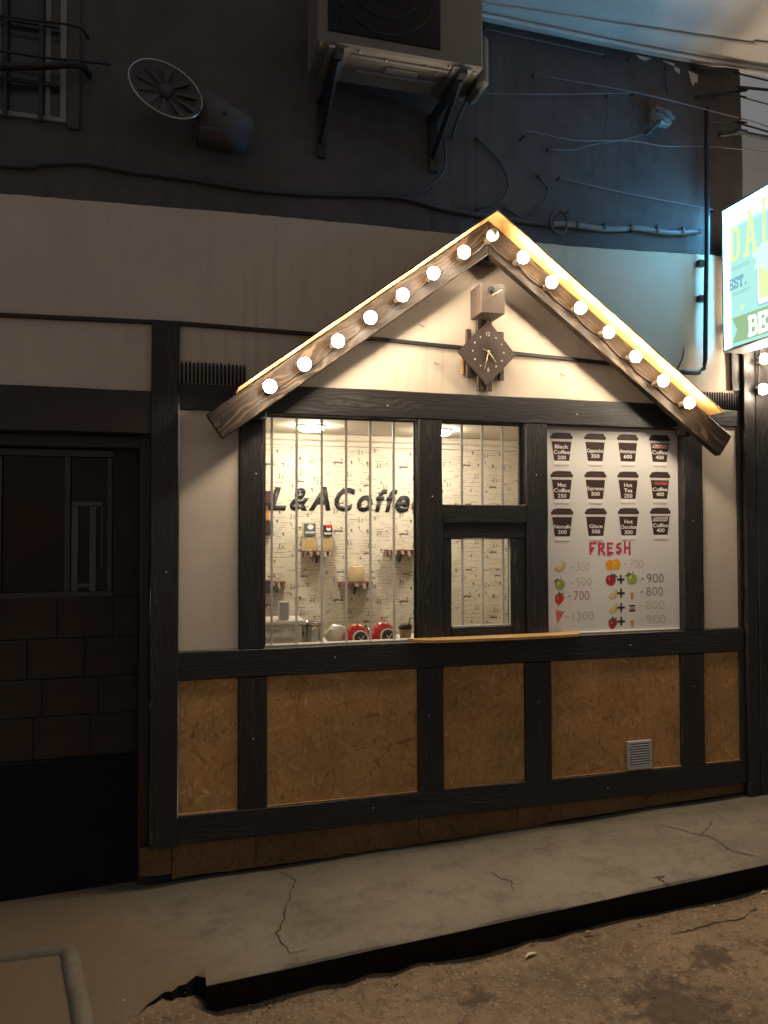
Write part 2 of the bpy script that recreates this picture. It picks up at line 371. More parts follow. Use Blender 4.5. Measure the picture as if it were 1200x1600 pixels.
# ================================================================== GROUND
def build_ground():
    def front(x): return -.910 + .0405*x + .0015*math.sin(x*9.1) + .001*math.sin(x*23)
    def ss(a, b, t): t = max(0, min(1, (t-a)/(b-a))); return t*t*(3-2*t)
    def roadz(x, y):
        z = -1.995 + .0355*x + .02*(y+.9) + .022*math.exp(-((y+.90)/.05)**2)*(.5+.5*math.sin(x*17+2*math.sin(x*7))) + .006*math.sin(x*5+y*3) + .004*math.sin(x*13-y*7)
        l = ss(.25, -.04, x); ap = PAV(x, y) - .012
        k = l*ss(-1.9, -.75, y)
        return z + (ap-z)*k
    # road sheet
    bm = bmesh.new(); xs = [-9+.5*k for k in range(14)] + [-2+.11*k for k in range(60)] + [4.6+.6*k for k in range(12)]
    ys = [-14+.8*k for k in range(14)] + [-2.8+.08*k for k in range(38)]
    g = [[bm.verts.new((x, y, roadz(x, y))) for y in ys] for x in xs]
    for i in range(len(xs)-1):
        for j in range(len(ys)-1): bm.faces.new((g[i][j], g[i+1][j], g[i+1][j+1], g[i][j+1]))
    rd = link('road', bm_mesh(bm, 'road', True), M['road'], kind='structure')
    # pavement slab with its front face, and the worn apron at the low end
    bm = bmesh.new(); NX = 60; x0, x1 = .157, 8.0; rows = []
    for k in range(NX+1):
        x = x0 + (x1-x0)*(k/NX)**1.4; f = front(x); row = []
        for q in range(13):
            t = q/12; y = .35 + (f-.35)*t
            row.append(bm.verts.new((x, y, PAV(x, y) + .004*math.sin(x*7+y*4) + (.018*ss(.05, .3, y)))))
        rows.append((x, f, row))
    for a, c in zip(rows, rows[1:]):
        for q in range(12): bm.faces.new((a[2][q], c[2][q], c[2][q+1], a[2][q+1]))
    # rolled edge + kerb face
    prev = None
    for x, f, row in rows:
        e = [row[-1], bm.verts.new((x, f-.006, PAV(x, f)-.008)), bm.verts.new((x, f-.004+.004*math.sin(x*31), PAV(x, f)-.06)), bm.verts.new((x, f+.012, PAV(x, f)-.32))]
        if prev:
            for q in range(3):
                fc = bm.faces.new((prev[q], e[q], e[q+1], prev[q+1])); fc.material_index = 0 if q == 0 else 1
        prev = e
    x, f, row = rows[0]   # broken end
    lo = [bm.verts.new((v.co.x+.006, v.co.y, v.co.z-.3)) for v in row if v.co.y < -.80]; hi = [v for v in row if v.co.y < -.80]
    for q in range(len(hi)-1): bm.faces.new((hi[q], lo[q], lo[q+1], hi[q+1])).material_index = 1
    # apron
    A = []; NA = 60
    for k in range(NA+1):
        x = .157 - (k/NA)**1.5*3.4; row = []
        edge = -.845 - .125*ss(.157, -.13, x) - 1.1*ss(-.13, -.24, x) - .012*math.sin(x*40) - .010*math.sin(x*97) - .005*math.sin(x*211)
        for q in range(15):
            t = q/14; y = .35 + (edge-.35)*t
            z = PAV(x, y) + .004*math.sin(x*7+y*4) + (.018*ss(.05, .3, y))
            zl = roadz(x, y) + .018 - .034*t**9; k_ = ss(.02, -.20, x); z = z + (zl-z)*k_
            row.append(bm.verts.new((x, y, z)))
        v = row[-1].co; row.append(bm.verts.new((v.x, v.y-.004, v.z-.10 - .04*ss(-.3, .157, x)))); A.append(row)
    for a, c in zip(A, A[1:]):
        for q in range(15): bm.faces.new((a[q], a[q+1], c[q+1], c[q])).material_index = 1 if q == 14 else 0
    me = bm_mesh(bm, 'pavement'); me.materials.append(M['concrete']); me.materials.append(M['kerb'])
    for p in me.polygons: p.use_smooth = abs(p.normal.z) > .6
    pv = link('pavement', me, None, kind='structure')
    # cracks: thin open ribbons just on the surface
    ck = plain('crack shadow line', (.035, .027, .02), .95)
    for pts, wd in (([(.588, -.02), (.656, -.142), (.63, -.19), (.612, -.234), (.59, -.33), (.556, -.415), (.535, -.5), (.513, -.582), (.478, -.626), (.505, -.744), (.524, -.803), (.594, -.806)], .006),
                    ([(1.645, -.40), (1.668, -.491), (1.709, -.52), (1.68, -.58), (1.664, -.637)], .005),
                    ([(2.846, -.223), (2.92, -.346), (2.95, -.39), (2.987, -.425), (2.985, -.52), (2.975, -.596), (3.0, -.65), (3.047, -.696)], .007),
                    ([(2.975, -.375), (3.05, -.33), (3.136, -.25)], .004), ([(2.39, -.738), (2.453, -.746), (2.408, -.766), (2.423, -.838)], .008)):
        bm = bmesh.new(); pr = None
        pp = []
        for a, c in zip(pts, pts[1:]):
            for q in range(4):
                t = q/4; pp.append((a[0]+(c[0]-a[0])*t+random.uniform(-.006, .006), a[1]+(c[1]-a[1])*t+random.uniform(-.006, .006)))
        pp.append(pts[-1])
        for k, (x, y) in enumerate(pp):
            ax, ay = pp[max(k-1, 0)]; bx_, by_ = pp[min(k+1, len(pp)-1)]; d = Vector((by_-ay, -(bx_-ax))).normalized()*wd*random.uniform(.25, .9)
            z = PAV(x, y) + .004*math.sin(x*7+y*4) + .0022
            e = (bm.verts.new((x-d.x, y-d.y, z)), bm.verts.new((x+d.x, y+d.y, z)))
            if pr: bm.faces.new((pr[0], pr[1], e[1], e[0]))
            pr = e
        link('crack', bm_mesh(bm, 'crack'), ck, pv)
    pts = [(2.30, -1.005), (2.42, -1.01), (2.56, -.985), (2.72, -.985), (2.80, -.94), (2.86, -.93)]; bm = bmesh.new(); pr = None
    for a, c in zip(pts, pts[1:]):
        for q in range(5):
            x = a[0]+(c[0]-a[0])*q/5; y = a[1]+(c[1]-a[1])*q/5+random.uniform(-.006, .006); w_ = random.uniform(.002, .008); z = roadz(x, y)+.004
            e = (bm.verts.new((x, y-w_, z)), bm.verts.new((x, y+w_, z)))
            if pr: bm.faces.new((pr[0], pr[1], e[1], e[0]))
            pr = e
    link('crack', bm_mesh(bm, 'crack'), ck, rd)
    # grit on road and apron
    bm = bmesh.new(); rnd = random.Random(3)
    def chip(x, y, z, s):
        ps = [bm.verts.new((x+s*rnd.uniform(-1, 1), y+s*rnd.uniform(-1, 1), z+s*.7*rnd.uniform(-.3, 1))) for _ in range(4)]
        for f in ((0, 1, 2), (0, 2, 3), (0, 3, 1), (1, 3, 2)): bm.faces.new([ps[q] for q in f]).material_index = mi
    for _ in range(3600):
        x = rnd.uniform(-.9, 3.6); y = -.86 - abs(rnd.gauss(0, .55)) if rnd.random() < .6 else rnd.uniform(-2.2, -.86)
        if .0 < x < .2 and y > -.93: continue
        mi = 0 if rnd.random() < .50 else (1 if rnd.random() < .85 else 2)
        chip(x, y, roadz(x, y)+.001, min(.011, .0016 + .0016*rnd.expovariate(1.0)))
    for _ in range(420):      # clods and grit swept against the kerb
        mi = 0 if rnd.random() < .35 else 1; x = rnd.uniform(.15, 3.5); y = front(x) - .015 - abs(rnd.gauss(0, .05))
        chip(x, y, roadz(x, y)+.001, rnd.uniform(.003, .011))
    for _ in range(500):
        mi = 0 if rnd.random() < .5 else 1; x = rnd.uniform(-.9, .1); y = rnd.uniform(-1.3, -.6)
        chip(x, y, roadz(x, y)+.019, rnd.uniform(.0015, .005))
    for _ in range(2600):
        x = rnd.uniform(-.9, 4.0); y = rnd.uniform(-.8, -.02); mi = 1 if rnd.random() < .5 else (0 if rnd.random() < .7 else 2)
        chip(x, y, PAV(x, y)+.004, min(.006, .0009+.0009*rnd.expovariate(1.0)))
    me = bm_mesh(bm, 'gravel')
    for c in ((.30, .22, .14), (.08, .055, .035), (.55, .48, .40)): me.materials.append(ink(c, .8, 'grit stone'))
    link('gravel', me, None, kind='stuff')
    # rounded concrete ridge, bottom left
    pts = [(-2.2, -.36), (-1.2, -.40), (-.70, -.435), (-.50, -.452), (-.43, -.47), (-.405, -.53), (-.385, -.64), (-.335, -.86), (-.30, -1.05), (-.27, -1.4), (-.25, -1.9)]
    P3 = [(x, y, roadz(x, y) + .004) for x, y in pts]
    tag(tube('kerb_ridge', P3, .042, 'concrete', seg=12), 'rounded concrete ridge bending in an L on the ground at lower left', 'kerb')
    # fallen leaf, stones
    def leaf(x, y, a, s, c, lab, z):
        bm = bmesh.new(); pr = None
        for k in range(9):
            t = k/8; w_ = s*.10*math.sin(math.pi*min(1, t*1.05))+.0008; h = .012*math.sin(t*3.1)+.004
            e = [bm.verts.new((s*(t-.5), q*w_+.10*s*math.sin(t*4), h*.5+abs(q)*.003)) for q in (-1, 0, 1)]
            if pr:
                for q in (0, 1): bm.faces.new((pr[q], pr[q+1], e[q+1], e[q]))
            pr = e
        tag(link('fallen_leaf', bm_mesh(bm, 'fallen_leaf', True), ink(c, .6, 'dry leaf'), None, (x, y, z), (0, 0, a)), lab, 'leaf')
    leaf(1.60, -.955, .35, .075, (.50, .44, .20), 'narrow pale yellow leaf lying on the dirt below the kerb', roadz(1.6, -.955)+.004)
    leaf(1.93, -.90, -.2, .05, (.22, .16, .09), 'small brown crumpled leaf lying close under the kerb', roadz(1.93, -.9)+.004)
    leaf(2.98, -.85, .1, .06, (.30, .27, .2), 'grey curled leaf against the kerb at the right', roadz(2.98, -.85)+.004)
build_ground()

# ================================================================== MAIN BUILDING
BL = thing('building', 'dark old building wall with cream plaster band and pale overhang above', 'building', (1.4, .05, -1.8))
def wall_poly(name, pts, y, depth, mat, parent, label=None): return poly(name, pts, y, mat, parent, depth, label)
top = [(-2.2, 1.70), (-.824, 1.712), (-.213, 1.73), (.452, 1.746), (1.18, 1.756), (2.408, 1.760), (3.384, 1.80), (3.665, 1.81)]
tt = []
for a, c in zip(top, top[1:]):
    n_ = max(2, int((c[0]-a[0])/.04))
    for q in range(n_): tt.append((a[0]+(c[0]-a[0])*q/n_, a[1]+(c[1]-a[1])*q/n_ + random.uniform(-.0022, .0022)))
top = tt + [top[-1]]
wall_poly('cream_wall', top + [(3.665, .66), (-2.2, .70)], .020, .05, 'cream', BL)
wall_poly('upper_wall', [(-2.2, 1.55), (3.688, 1.55), (3.682, 2.115), (3.690, 2.40), (3.686, 2.674), (3.678, 3.10), (-2.2, 5.0)][:6] + [(3.6, 3.30), (1.4, 3.4), (1.4, 5.5), (-2.2, 5.5)], .052, .35, 'upper', BL)
# soffit slab of the storey above
bm = bmesh.new()
edge = [(1.35, 3.094), (1.82, 3.092), (2.05, 3.087), (2.33, 3.084), (2.6, 3.078), (2.876, 3.076), (3.3, 3.078), (3.68, 3.082), (3.86, 3.090), (7.5, 3.12)]
b_ = [bm.verts.new((x, .06, z)) for x, z in edge]; f_ = [bm.verts.new((x, -2.2, z+.16)) for x, z in edge]
t_ = [bm.verts.new((x, .06, z+.5)) for x, z in edge]; ft = [bm.verts.new((x, -2.2, z+.5)) for x, z in edge]
for k in range(len(edge)-1):
    bm.faces.new((b_[k], b_[k+1], f_[k+1], f_[k])); bm.faces.new((f_[k], f_[k+1], ft[k+1], ft[k])); bm.faces.new((t_[k], ft[k], ft[k+1], t_[k+1]))
bm.faces.new((b_[0], f_[0], ft[0], t_[0]))
link('overhang_soffit', bm_mesh(bm, 'overhang_soffit', True), M['soffit'], BL)
tube('soffit_moulding', [(x, -.075-.02*k, z+.003) for k, (x, z) in enumerate(edge)], .008, 'soffit', BL)
tube('soffit_moulding', [(x, -.02, z-.012) for k, (x, z) in enumerate(edge)], .013, 'soffit', BL)
for px in ([(3.16, 3.03), (3.205, 3.02), (3.20, 2.985), (3.185, 3.0), (3.17, 3.005)], [(3.27, 3.02), (3.34, 3.005), (3.34, 2.955), (3.315, 2.95), (3.31, 2.925), (3.295, 2.945)], [(2.88, 3.06), (2.99, 3.055), (2.95, 3.035), (2.91, 3.04)], [(3.08, 3.055), (3.17, 3.05), (3.16, 3.035)]):
    poly('peeling_plaster', px, .046, 'soffit', BL, .004)
# black strip across the cream plaster, two lengths
for a, c in (((-2.2, 1.062), (.02, 1.112)), ((.02, 1.112), (1.20, 1.098)), ((1.20, 1.098), (2.72, 1.043))):
    L = math.hypot(c[0]-a[0], c[1]-a[1]); an = math.atan2(c[1]-a[1], c[0]-a[0])
    link('cover_strip', beam_mesh(L-.004, .018, .022, .001, .003), M['black'], BL, ((a[0]+c[0])/2, .010, (a[1]+c[1])/2), (0, -an, 0))
# left bay under the cream band: lintel, painted blocks, dark window, black dado
beam('lintel', -2.2, -.094, .515, .742, -.004, .16, 'x', 'brown', BL)
beam('inner_lintel', -2.2, -.150, .445, .512, .085, .2, 'x', 'brown', BL)
beam('jamb_board', -.150, -.094, -1.9, .512, .07, .2, 'z', 'brown', BL)
box('joint_backing', -2.2, -.152, .150, .30, -1.9, -.335, M['joint'], BL)
rowz = [(-.55, -.345), (-.757, -.558), (-.952, -.765), (-1.172, -.960)]
for r_, (z0, z1) in enumerate(rowz):
    x = -.155 - random.uniform(0, .04); off = (.13, .27, .2, .24)[r_]
    edges = [-.154]; xx = -.154-off
    while xx > -2.2: edges.append(xx); xx -= .275
    for a, c in zip(edges, edges[1:]):
        beam('block', c+.0025, a-.0025, z0-.002, z1+.002, .140+random.uniform(-.002, .003), .16, 'x', 'block', BL, .002)
box('dado', -2.2, -.152, .118, .2, -1.93, -1.176, M['dado'], BL, .004)
box('window_reveal', -.285, -.152, .135, .25, -.335, .445, M['block'], BL, .003)
win = link('window', bm_mesh(bmesh.new(), 'window'), None, BL, (-.55, .16, 0)) if False else None
fr = box('window', -.860, -.285, .150, .162, .402, .440, M['black_metal'], BL, .002)
for a in ((-.860, -.285, -.345, -.310), (-.860, -.832, -.310, .402), (-.318, -.290, -.310, .402), (-.530, -.500, -.310, .402)):
    box('frame', a[0], a[1], .152, .172, a[2], a[3], M['black_metal'], fr, .002)
box('pane', -.83, -.53, .178, .182, -.31, .40, M['dull_glass'], fr, 0); box('pane', -.50, -.318, .178, .182, -.31, .40, M['dull_glass'], fr, 0)
M['reflection_grey'] = plain('dull grey pane reflection', (.060, .062, .066), .5)
for a in ((-.495, -.462, -.31, .140), (-.405, -.372, -.31, .140), (-.495, -.340, .142, .165), (-.345, -.338, -.18, .138), (-.461, -.406, -.29, -.270)):  # grey strips stand in for a building mirrored in the pane
    box('reflection_strip', a[0], a[1], .160, .174, a[2], a[3], M['reflection_grey'], fr, .001)
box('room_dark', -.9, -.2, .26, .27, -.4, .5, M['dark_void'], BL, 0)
box('left_wall', -2.2, -.862, .13, .30, -.345, .445, M['block'], BL, .004)
# barred window on the upper storey
wf = box('upper_window', -1.6, -.520, .036, .06, 2.128, 2.152, M['grey_metal'], BL, .002)
box('frame', -.552, -.521, .034, .060, 2.152, 3.6, M['grey_metal'], wf, .002)
box('frame', -.625, -.600, .040, .056, 2.152, 3.6, M['grey_metal'], wf, .002); box('frame', -.86, -.835, .040, .056, 2.152, 3.6, M['grey_metal'], wf, .002)
box('pane', -1.6, -.552, .044, .048, 2.152, 3.6, ink((.035, .037, .042), .18, 'dark window glass'), wf, 0)
for x in (-.640, -.808, -.98, -1.15): box('window_bar', x-.011, x+.011, .000, .020, 2.10, 3.6, M['black_metal'], wf, .003)
box('window_bar', -1.6, -.56, .004, .018, 2.29, 2.312, M['black_metal'], wf, .002); box('window_bar', -1.6, -.56, .004, .018, 2.60, 2.622, M['black_metal'], wf, .002)
box('window_reveal', -.518, -.458, .030, .056, 2.10, 3.6, M['upper'], wf, .004)

# wall beyond the corner
NB2 = thing('neighbour_building', 'pale plastered building seen past the dark corner at top right', 'building', (6, 1.1, -1.7))
box('plaster_wall', 3.9, 9, 1.1, 1.3, -1.9, 3.3, M['soffit'], NB2, 0)
box('return_wall', 3.80, 3.90, .41, 1.3, -1.9, 3.3, M['soffit'], NB2, 0)

# ================================================================== KIOSK
K = thing('coffee_kiosk', 'half timbered coffee kiosk front with gabled roof and strand board panels', 'kiosk', (1.8, 0, -1.8))
B = lambda n, x0, x1, z0, z1, ax='x', y0=0.0, y1=.09, mat='timber', lab=None: beam(n, x0, x1, z0, z1, y0, y1, ax, mat, K, .0022, lab)
B('corner_post', -.092, .051, -1.638, 1.118, 'z', -.012, .16)
B('header_beam', .352, 3.405, .650, .808)
B('ledge_beam', .053, .350, .652, .795, 'x', .006, .03); B('ledge_beam', 3.407, 3.608, .680, .790, 'x', .006, .03)
B('sill_beam', .053, 3.600, -.781, -.628); B('bottom_beam', .053, 3.605, -1.632, -1.482)
for x0, x1 in ((.366, .500), (1.385, 1.529), (2.064, 2.204), (3.158, 3.305)): B('upper_post', x0, x1, -.626, .648, 'z')
for x0, x1 in ((.363, .517), (1.374, 1.530), (2.044, 2.217), (3.121, 3.297)): B('lower_post', x0, x1, -1.480, -.783, 'z')
B('side_stile', 3.575, 3.608, -.626, .672, 'z', .004, .03); B('side_stile', 3.567, 3.610, -1.48, -.783, 'z', .004, .03)
B('glazing_rail', 1.531, 2.062, .050, .160, 'x', .002)
for a in ((1.531, 2.062, -.040, .058, 'x'), (1.531, 1.588, -.626, -.034, 'z'), (1.968, 2.062, -.626, -.034, 'z'), (1.590, 1.966, -.626, -.555, 'x')):
    B('sash_rail' if a[4] == 'x' else 'sash_stile', *a[:4], a[4], .014 if a[4] == 'x' else .0165, .07 if a[4] == 'x' else .0725)
for x, z in ((-.012, -.20), (.444, -1.12), (.455, .30), (1.45, -1.05), (1.46, .20), (2.13, -1.0), (2.135, .35), (3.21, -1.0), (3.23, .05), (.90, -.70), (2.75, -.70), (1.10, -1.55), (2.60, -1.56), (1.2, .73), (2.4, .73)):
    lathe('screw', [(0, -.0015), (.004, -.001), (.0045, .002)], 'galv', K, (x+random.uniform(-.01, .01), -.0005 if x > 0 else -.0125, z+random.uniform(-.02, .02)), 8, 'y')
for a in ((1.5885, 1.594, -.553, -.042), (1.962, 1.9675, -.553, -.042), (1.594, 1.962, -.5545, -.549), (1.594, 1.962, -.046, -.0405)): box('window_trim', a[0], a[1], .030, .0395, a[2], a[3], M['white_paint'], K, .0005)
# narrow dark trims round the openings
def panel(name, x0, x1, z0, z1, y, mat, lab=None): return box(name, x0, x1, y, y+.018, z0, z1, M[mat], K, .001, lab)
for x0, x1 in ((.053, .362), (.518, 1.373), (1.531, 2.043), (2.218, 3.120), (3.298, 3.566)):
    panel('strand_board_panel', x0, x1, -1.481, -.782, .014, 'osb')
    box('bead', x0, x1, .004, .0135, -1.481, -1.476, M['osb'], K, .001)
panel('side_panel', .053, .364, -.627, .651, .018, 'cream_side'); panel('side_panel', 3.306, 3.574, -.627, .679, .018, 'cream_side')
# base boards, ragged at the foot
segs = [(-.138, .02, -1.640), (.024, .46, -1.634), (.463, 1.386, -1.634), (1.390, 2.0, -1.634), (2.003, 2.285, -1.634), (2.288, 3.61, -1.634)]
for k, (x0, x1, zt) in enumerate(segs):
    n = max(3, int((x1-x0)/.06)); bot = []
    for q in range(n+1):
        x = x0 + (x1-x0)*q/n
        g = (-1.785 if x < .02 else -1.814+.022*min(1, x/1.2) if x < 1.2 else PAV(x, .03)+.012) + random.uniform(-.006, .006)
        if x > 2.2: g = min(-1.646, PAV(x, .03)+.02)
        bot.append((x, g))
    poly('base_board', [(x0, zt), *bot, (x1, zt)], .030+.002*(k % 2), 'osb_dirty', K, .014)
box('foundation', -.11, 3.65, .055, .30, -1.95, -1.60, M['dark_void'], K, 0)
# comb rows of pegs on the ledges
def combs(x0, x1, n, z0, z1):
    for k in range(n):
        x = x0 + (x1-x0)*k/(n-1); bm = bmesh.new(); h = (z1-z0)*random.uniform(.96, 1.03)
        tube_into(bm, [(0, 0, 0), (0, 0, h*.82), (0, 0, h*.95), (0, 0, h)], [.0066, .0066, .0052, .002], 8)
        link('peg', bm_mesh(bm, 'peg', True), M['timber'], K, (x, .012, z0))
combs(.065, .392, 17, .797, .912); combs(3.30, 3.622, 18, .792, .905)
# window glass and bars
def pane(x0, x1, z0, z1, y): return box('window_pane', x0, x1, y, y+.004, z0, z1, M['glass'], K, 0)
pane(.502, 1.383, -.626, .648, .048); pane(1.531, 2.062, .162, .648, .048); pane(1.590, 1.966, -.553, -.042, .040)
for a in ((.502, .514, -.626, .648), (1.371, 1.383, -.626, .648)): box('window_trim', a[0], a[1], .054, .066, a[2], a[3], M['brown'], K, .001)
box('window_sill', .502, 1.383, .053, .122, -.640, -.622, M['white_paint'], K, .002)
box('window_head', .502, 1.383, .054, .066, .636, .648, M['brown'], K, .001); box('window_head', 1.531, 2.062, .054, .066, .636, .648, M['brown'], K, .001)
box('window_trim', 2.040, 2.0625, .054, .075, .162, .636, M['box_wood'], K, .001); box('window_trim', 1.531, 1.5435, .054, .075, .162, .636, M['brown'], K, .001)
for x in (.552, .691, .835, .9765, 1.1185, 1.2595): box('window_bar', x-.0065, x+.0065, .084, .097, -.64, .70, M['bar'], K, .002)
for x in (1.684, 1.8145, 1.9465): box('window_bar', x-.0065, x+.0065, .084, .097, -.62, .70, M['bar'], K, .002)
box('bar_rail', .49, 2.08, .099, .111, .655, .685, M['bar'], K, .002)
# serving board
pts = [(1.309, .0), (1.335, -.03), (1.38, -.075), (1.44, -.100), (1.60, -.112), (1.95, -.118), (2.20, -.112), (2.34, -.088), (2.385, -.05), (2.400, .0)]
bm = bmesh.new(); f = bm.faces.new([bm.verts.new((p[0]-1.85, p[1]-.003, 0)) for p in pts]); ex = bmesh.ops.extrude_face_region(bm, geom=[f]); bmesh.ops.translate(bm, vec=(0, 0, -.018), verts=[g for g in ex['geom'] if isinstance(g, bmesh.types.BMVert)])
bmesh.ops.bevel(bm, geom=list(bm.edges), offset=.002, segments=1, affect='EDGES')
link('serving_board', bm_mesh(bm, 'serving_board'), M['pine'], K, (1.85, 0, -.607))
# vent grille low in the right panel
vg = box('vent_grille', 2.729, 2.899, .003, .013, -1.470, -1.298, M['vent'], K, .003)
box('vent_back', 2.745, 2.883, -.001, .0025, -1.455, -1.313, M['black'], vg, 0)
for k in range(9):
    o = box('slat', 2.747, 2.881, -.006, -.001, -1.452+.0155*k, -1.443+.0155*k, M['vent'], vg, .001); o.rotation_euler.x = R(-28)
for a in ((2.729, 2.745, -1.470, -1.298), (2.883, 2.899, -1.470, -1.298), (2.745, 2.883, -1.470, -1.455), (2.745, 2.883, -1.313, -1.298)): box('grille_rim', a[0], a[1], -.007, .003, a[2], a[3], M['vent'], vg, .001)
# rafters and roof boards
def slope(name, a, c, w, y0, y1, mat, below=True):
    L = math.hypot(c[0]-a[0], c[1]-a[1]); an = math.atan2(c[1]-a[1], c[0]-a[0]); s = -w/2 if below else w/2
    cx, cz = (a[0]+c[0])/2 - math.sin(an)*s, (a[1]+c[1])/2 + math.cos(an)*s
    return link(name, beam_mesh(L, y1-y0, w, .0018, .004), M[mat], K, (cx, (y0+y1)/2, cz), (0, -an, 0))
AP = (1.764, 1.787)
def rafter(pts):
    # local X along the length so the grain follows it; mitred at the ridge
    a, c = pts[0], pts[1]; an = math.atan2(c[1]-a[1], c[0]-a[0]); ca, sa = math.cos(an), math.sin(an)
    cx = sum(p[0] for p in pts)/len(pts); cz = sum(p[1] for p in pts)/len(pts); bm = bmesh.new()
    loc = [((p[0]-cx)*ca+(p[1]-cz)*sa, -(p[0]-cx)*sa+(p[1]-cz)*ca) for p in pts]
    f = bm.faces.new([bm.verts.new((p[0], -.025, p[1])) for p in loc]); ex = bmesh.ops.extrude_face_region(bm, geom=[f])
    bmesh.ops.translate(bm, vec=(0, .05, 0), verts=[g for g in ex['geom'] if isinstance(g, bmesh.types.BMVert)])
    bmesh.ops.bevel(bm, geom=list(bm.edges), offset=.004, segments=1, affect='EDGES')
    link('rafter', bm_mesh(bm, 'rafter'), M['rafter'], K, (cx, -.125, cz), (0, -an, 0))
rafter([(.183, .607), (1.763, 1.785), (1.763, 1.593), (.268, .484)])
rafter([(1.766, 1.785), (3.406, .594), (3.316, .470), (1.766, 1.593)])
slope('roof_board', (.336, .724), (1.758, 1.786), .012, -.275, .018, 'roof_pine', False)
slope('roof_board', (1.758, 1.792), (3.238, .719), .014, -.275, .018, 'roof_pine', False)
box('ridge_block', 1.70, 1.83, -.098, .0, 1.575, 1.66, M['timber'], K, .003)
box('rafter_bracket', .42, .50, -.098, -.001, .60, .648, M['timber'], K, .003); box('rafter_bracket', 3.10, 3.18, -.098, -.001, .60, .648, M['timber'], K, .003)

# ------------------------------------------------------------------ light strings
def bulb_mesh():
    bm = bmesh.new(); bmesh.ops.create_uvsphere(bm, u_segments=16, v_segments=10, radius=.0345)
    for f in bm.faces:
        if f.calc_center_median().y > .005: f.material_index = 1  # back half left unlit, shaped to cut light on rafters and gable
    return bm_mesh(bm, 'bulb', True)
BULB = bulb_mesh(); BULB.materials.append(M['bulb']); BULB.materials.append(plain('unlit bulb back', (.45, .40, .34), .4))
BOFF = bulb_mesh(); BOFF.materials.append(M['bulb_off']); BOFF.materials.append(M['bulb_off'])
bm = bmesh.new(); lathe_into(bm, [(.020, -.022), (.022, .0), (.019, .006), (.020, .022), (.023, .040), (.016, .042)], 12, axis='y'); SOCK = bm_mesh(bm, 'socket', True); SOCK.materials.append(M['socket'])
def string(label, pts, y, yface, off=(), wirepts=None):
    t = thing('light_string', label, 'string lights', (pts[0][0], yface, pts[0][1]))
    first = {}
    for k, (x, z) in enumerate(pts):
        bl = first.get(k in off)
        if bl is None: bl = link('bulb', BOFF if k in off else BULB, None, t, (x, y, z)); first[k in off] = bl
        else:
            bl = bl.copy(); COL.objects.link(bl); bl.parent = t; bl.location = Vector((x, y, z)) - WORLD[t]; WORLD[bl] = Vector((x, y, z))
        if k in off: bl['label'] = 'unlit white bulb at the ridge'
        bl.rotation_euler = (R(random.uniform(-6, 6)), 0, R(random.uniform(-6, 6)))
        link('socket', SOCK, None, bl, (x, yface-.040, z))
    wp = []
    for a, c in zip(pts, pts[1:]):
        wp += [(a[0], yface-.008, a[1]-.012), ((a[0]*2+c[0])/3, yface-.007, (a[1]*2+c[1])/3-.026+random.uniform(-.006, .006)), ((a[0]+2*c[0])/3, yface-.007, (a[1]+2*c[1])/3-.024+random.uniform(-.006, .006))]
    wp.append((pts[-1][0], yface-.008, pts[-1][1]-.012))
    tube('wire', wp, .006, 'wire', t, 6); return t
BULBS = [(0.501, 0.752), (0.681, 0.878), (0.859, 1.011), (1.038, 1.15), (1.218, 1.286), (1.395, 1.421), (1.576, 1.555), (1.75, 1.67), (1.935, 1.56), (2.115, 1.433), (2.298, 1.298), (2.482, 1.169), (2.661, 1.036), (2.847, 0.9), (3.029, 0.777)]
string('gable string of fourteen glowing round bulbs with one dead bulb at the ridge',
       BULBS, -.235, -.150, (7,))

for x, z in ((1.409, 1.196), (2.177, 1.195), (1.50, .98), (2.32, .96)):
    tube('wall_hook', [(x-.012, .019, z+.008), (x-.004, .008, z), (x+.008, .004, z-.008), (x+.014, .006, z+.004)], .0028, 'grey_metal', BL, 6)
# ------------------------------------------------------------------ clock
C = thing('cuckoo_clock', 'brown diamond faced cuckoo clock hanging in the gable', 'clock', (1.80, .02, .835))
bm = bmesh.new(); box_into(bm, -.0735, .0735, -.082, .082, -.0865, .0865, .002)
link('bird_box', bm_mesh(bm, 'bird_box'), M['box_wood'], C, (1.788, -.066, 1.340))
lathe('entrance_hole', [(0, -.001), (.021, -.001), (.021, .004), (0, .004)], 'dark_void', C, (1.781, -.151, 1.387), 20, 'y')
lathe('perch_knob', [(0, -.004), (.005, -.004), (.005, .006), (0, .006)], 'dark_void', C, (1.841, -.151, 1.395), 10, 'y')
tube('perch', [(1.841, -.153, 1.393), (1.775, -.170, 1.350)], .0038, 'brass', C, 6, curve=False)
for x0, x1, z0, z1, yy in ((1.677, 1.708, .905, 1.190, .0), (1.884, 1.918, .900, 1.187, .0), (1.745, 1.777, .832, 1.262, .002), (1.808, 1.843, .832, 1.262, .002)):
    beam('slat', x0, x1, z0, z1, yy-.012, yy+.012, 'z', 'brown' if False else 'timber', C, .001)
for o in [c for c in C.children if c.name.startswith('slat')]:
    o.data.materials.clear(); o.data.materials.append(M['tapewood'])
box('stick', 1.655, 1.669, .004, .016, .925, 1.02, M['pine'], C, .002)
def ring_poly(cx, cz, n, r, ph=0): return [(cx+r*math.cos(2*math.pi*k/n+ph), cz+r*math.sin(2*math.pi*k/n+ph)) for k in range(n)]
poly('clock_face', [(1.617, 1.048), (1.79, 1.225), (1.800, 1.236), (1.826, 1.228), (1.987, 1.048), (1.81, .872), (1.793, .862), (1.776, .884)], -.030, 'tapewood', C, .016)
cx, cz = 1.807, 1.058
sun = ink((.03, .018, .013), .6, 'burnt sunray')
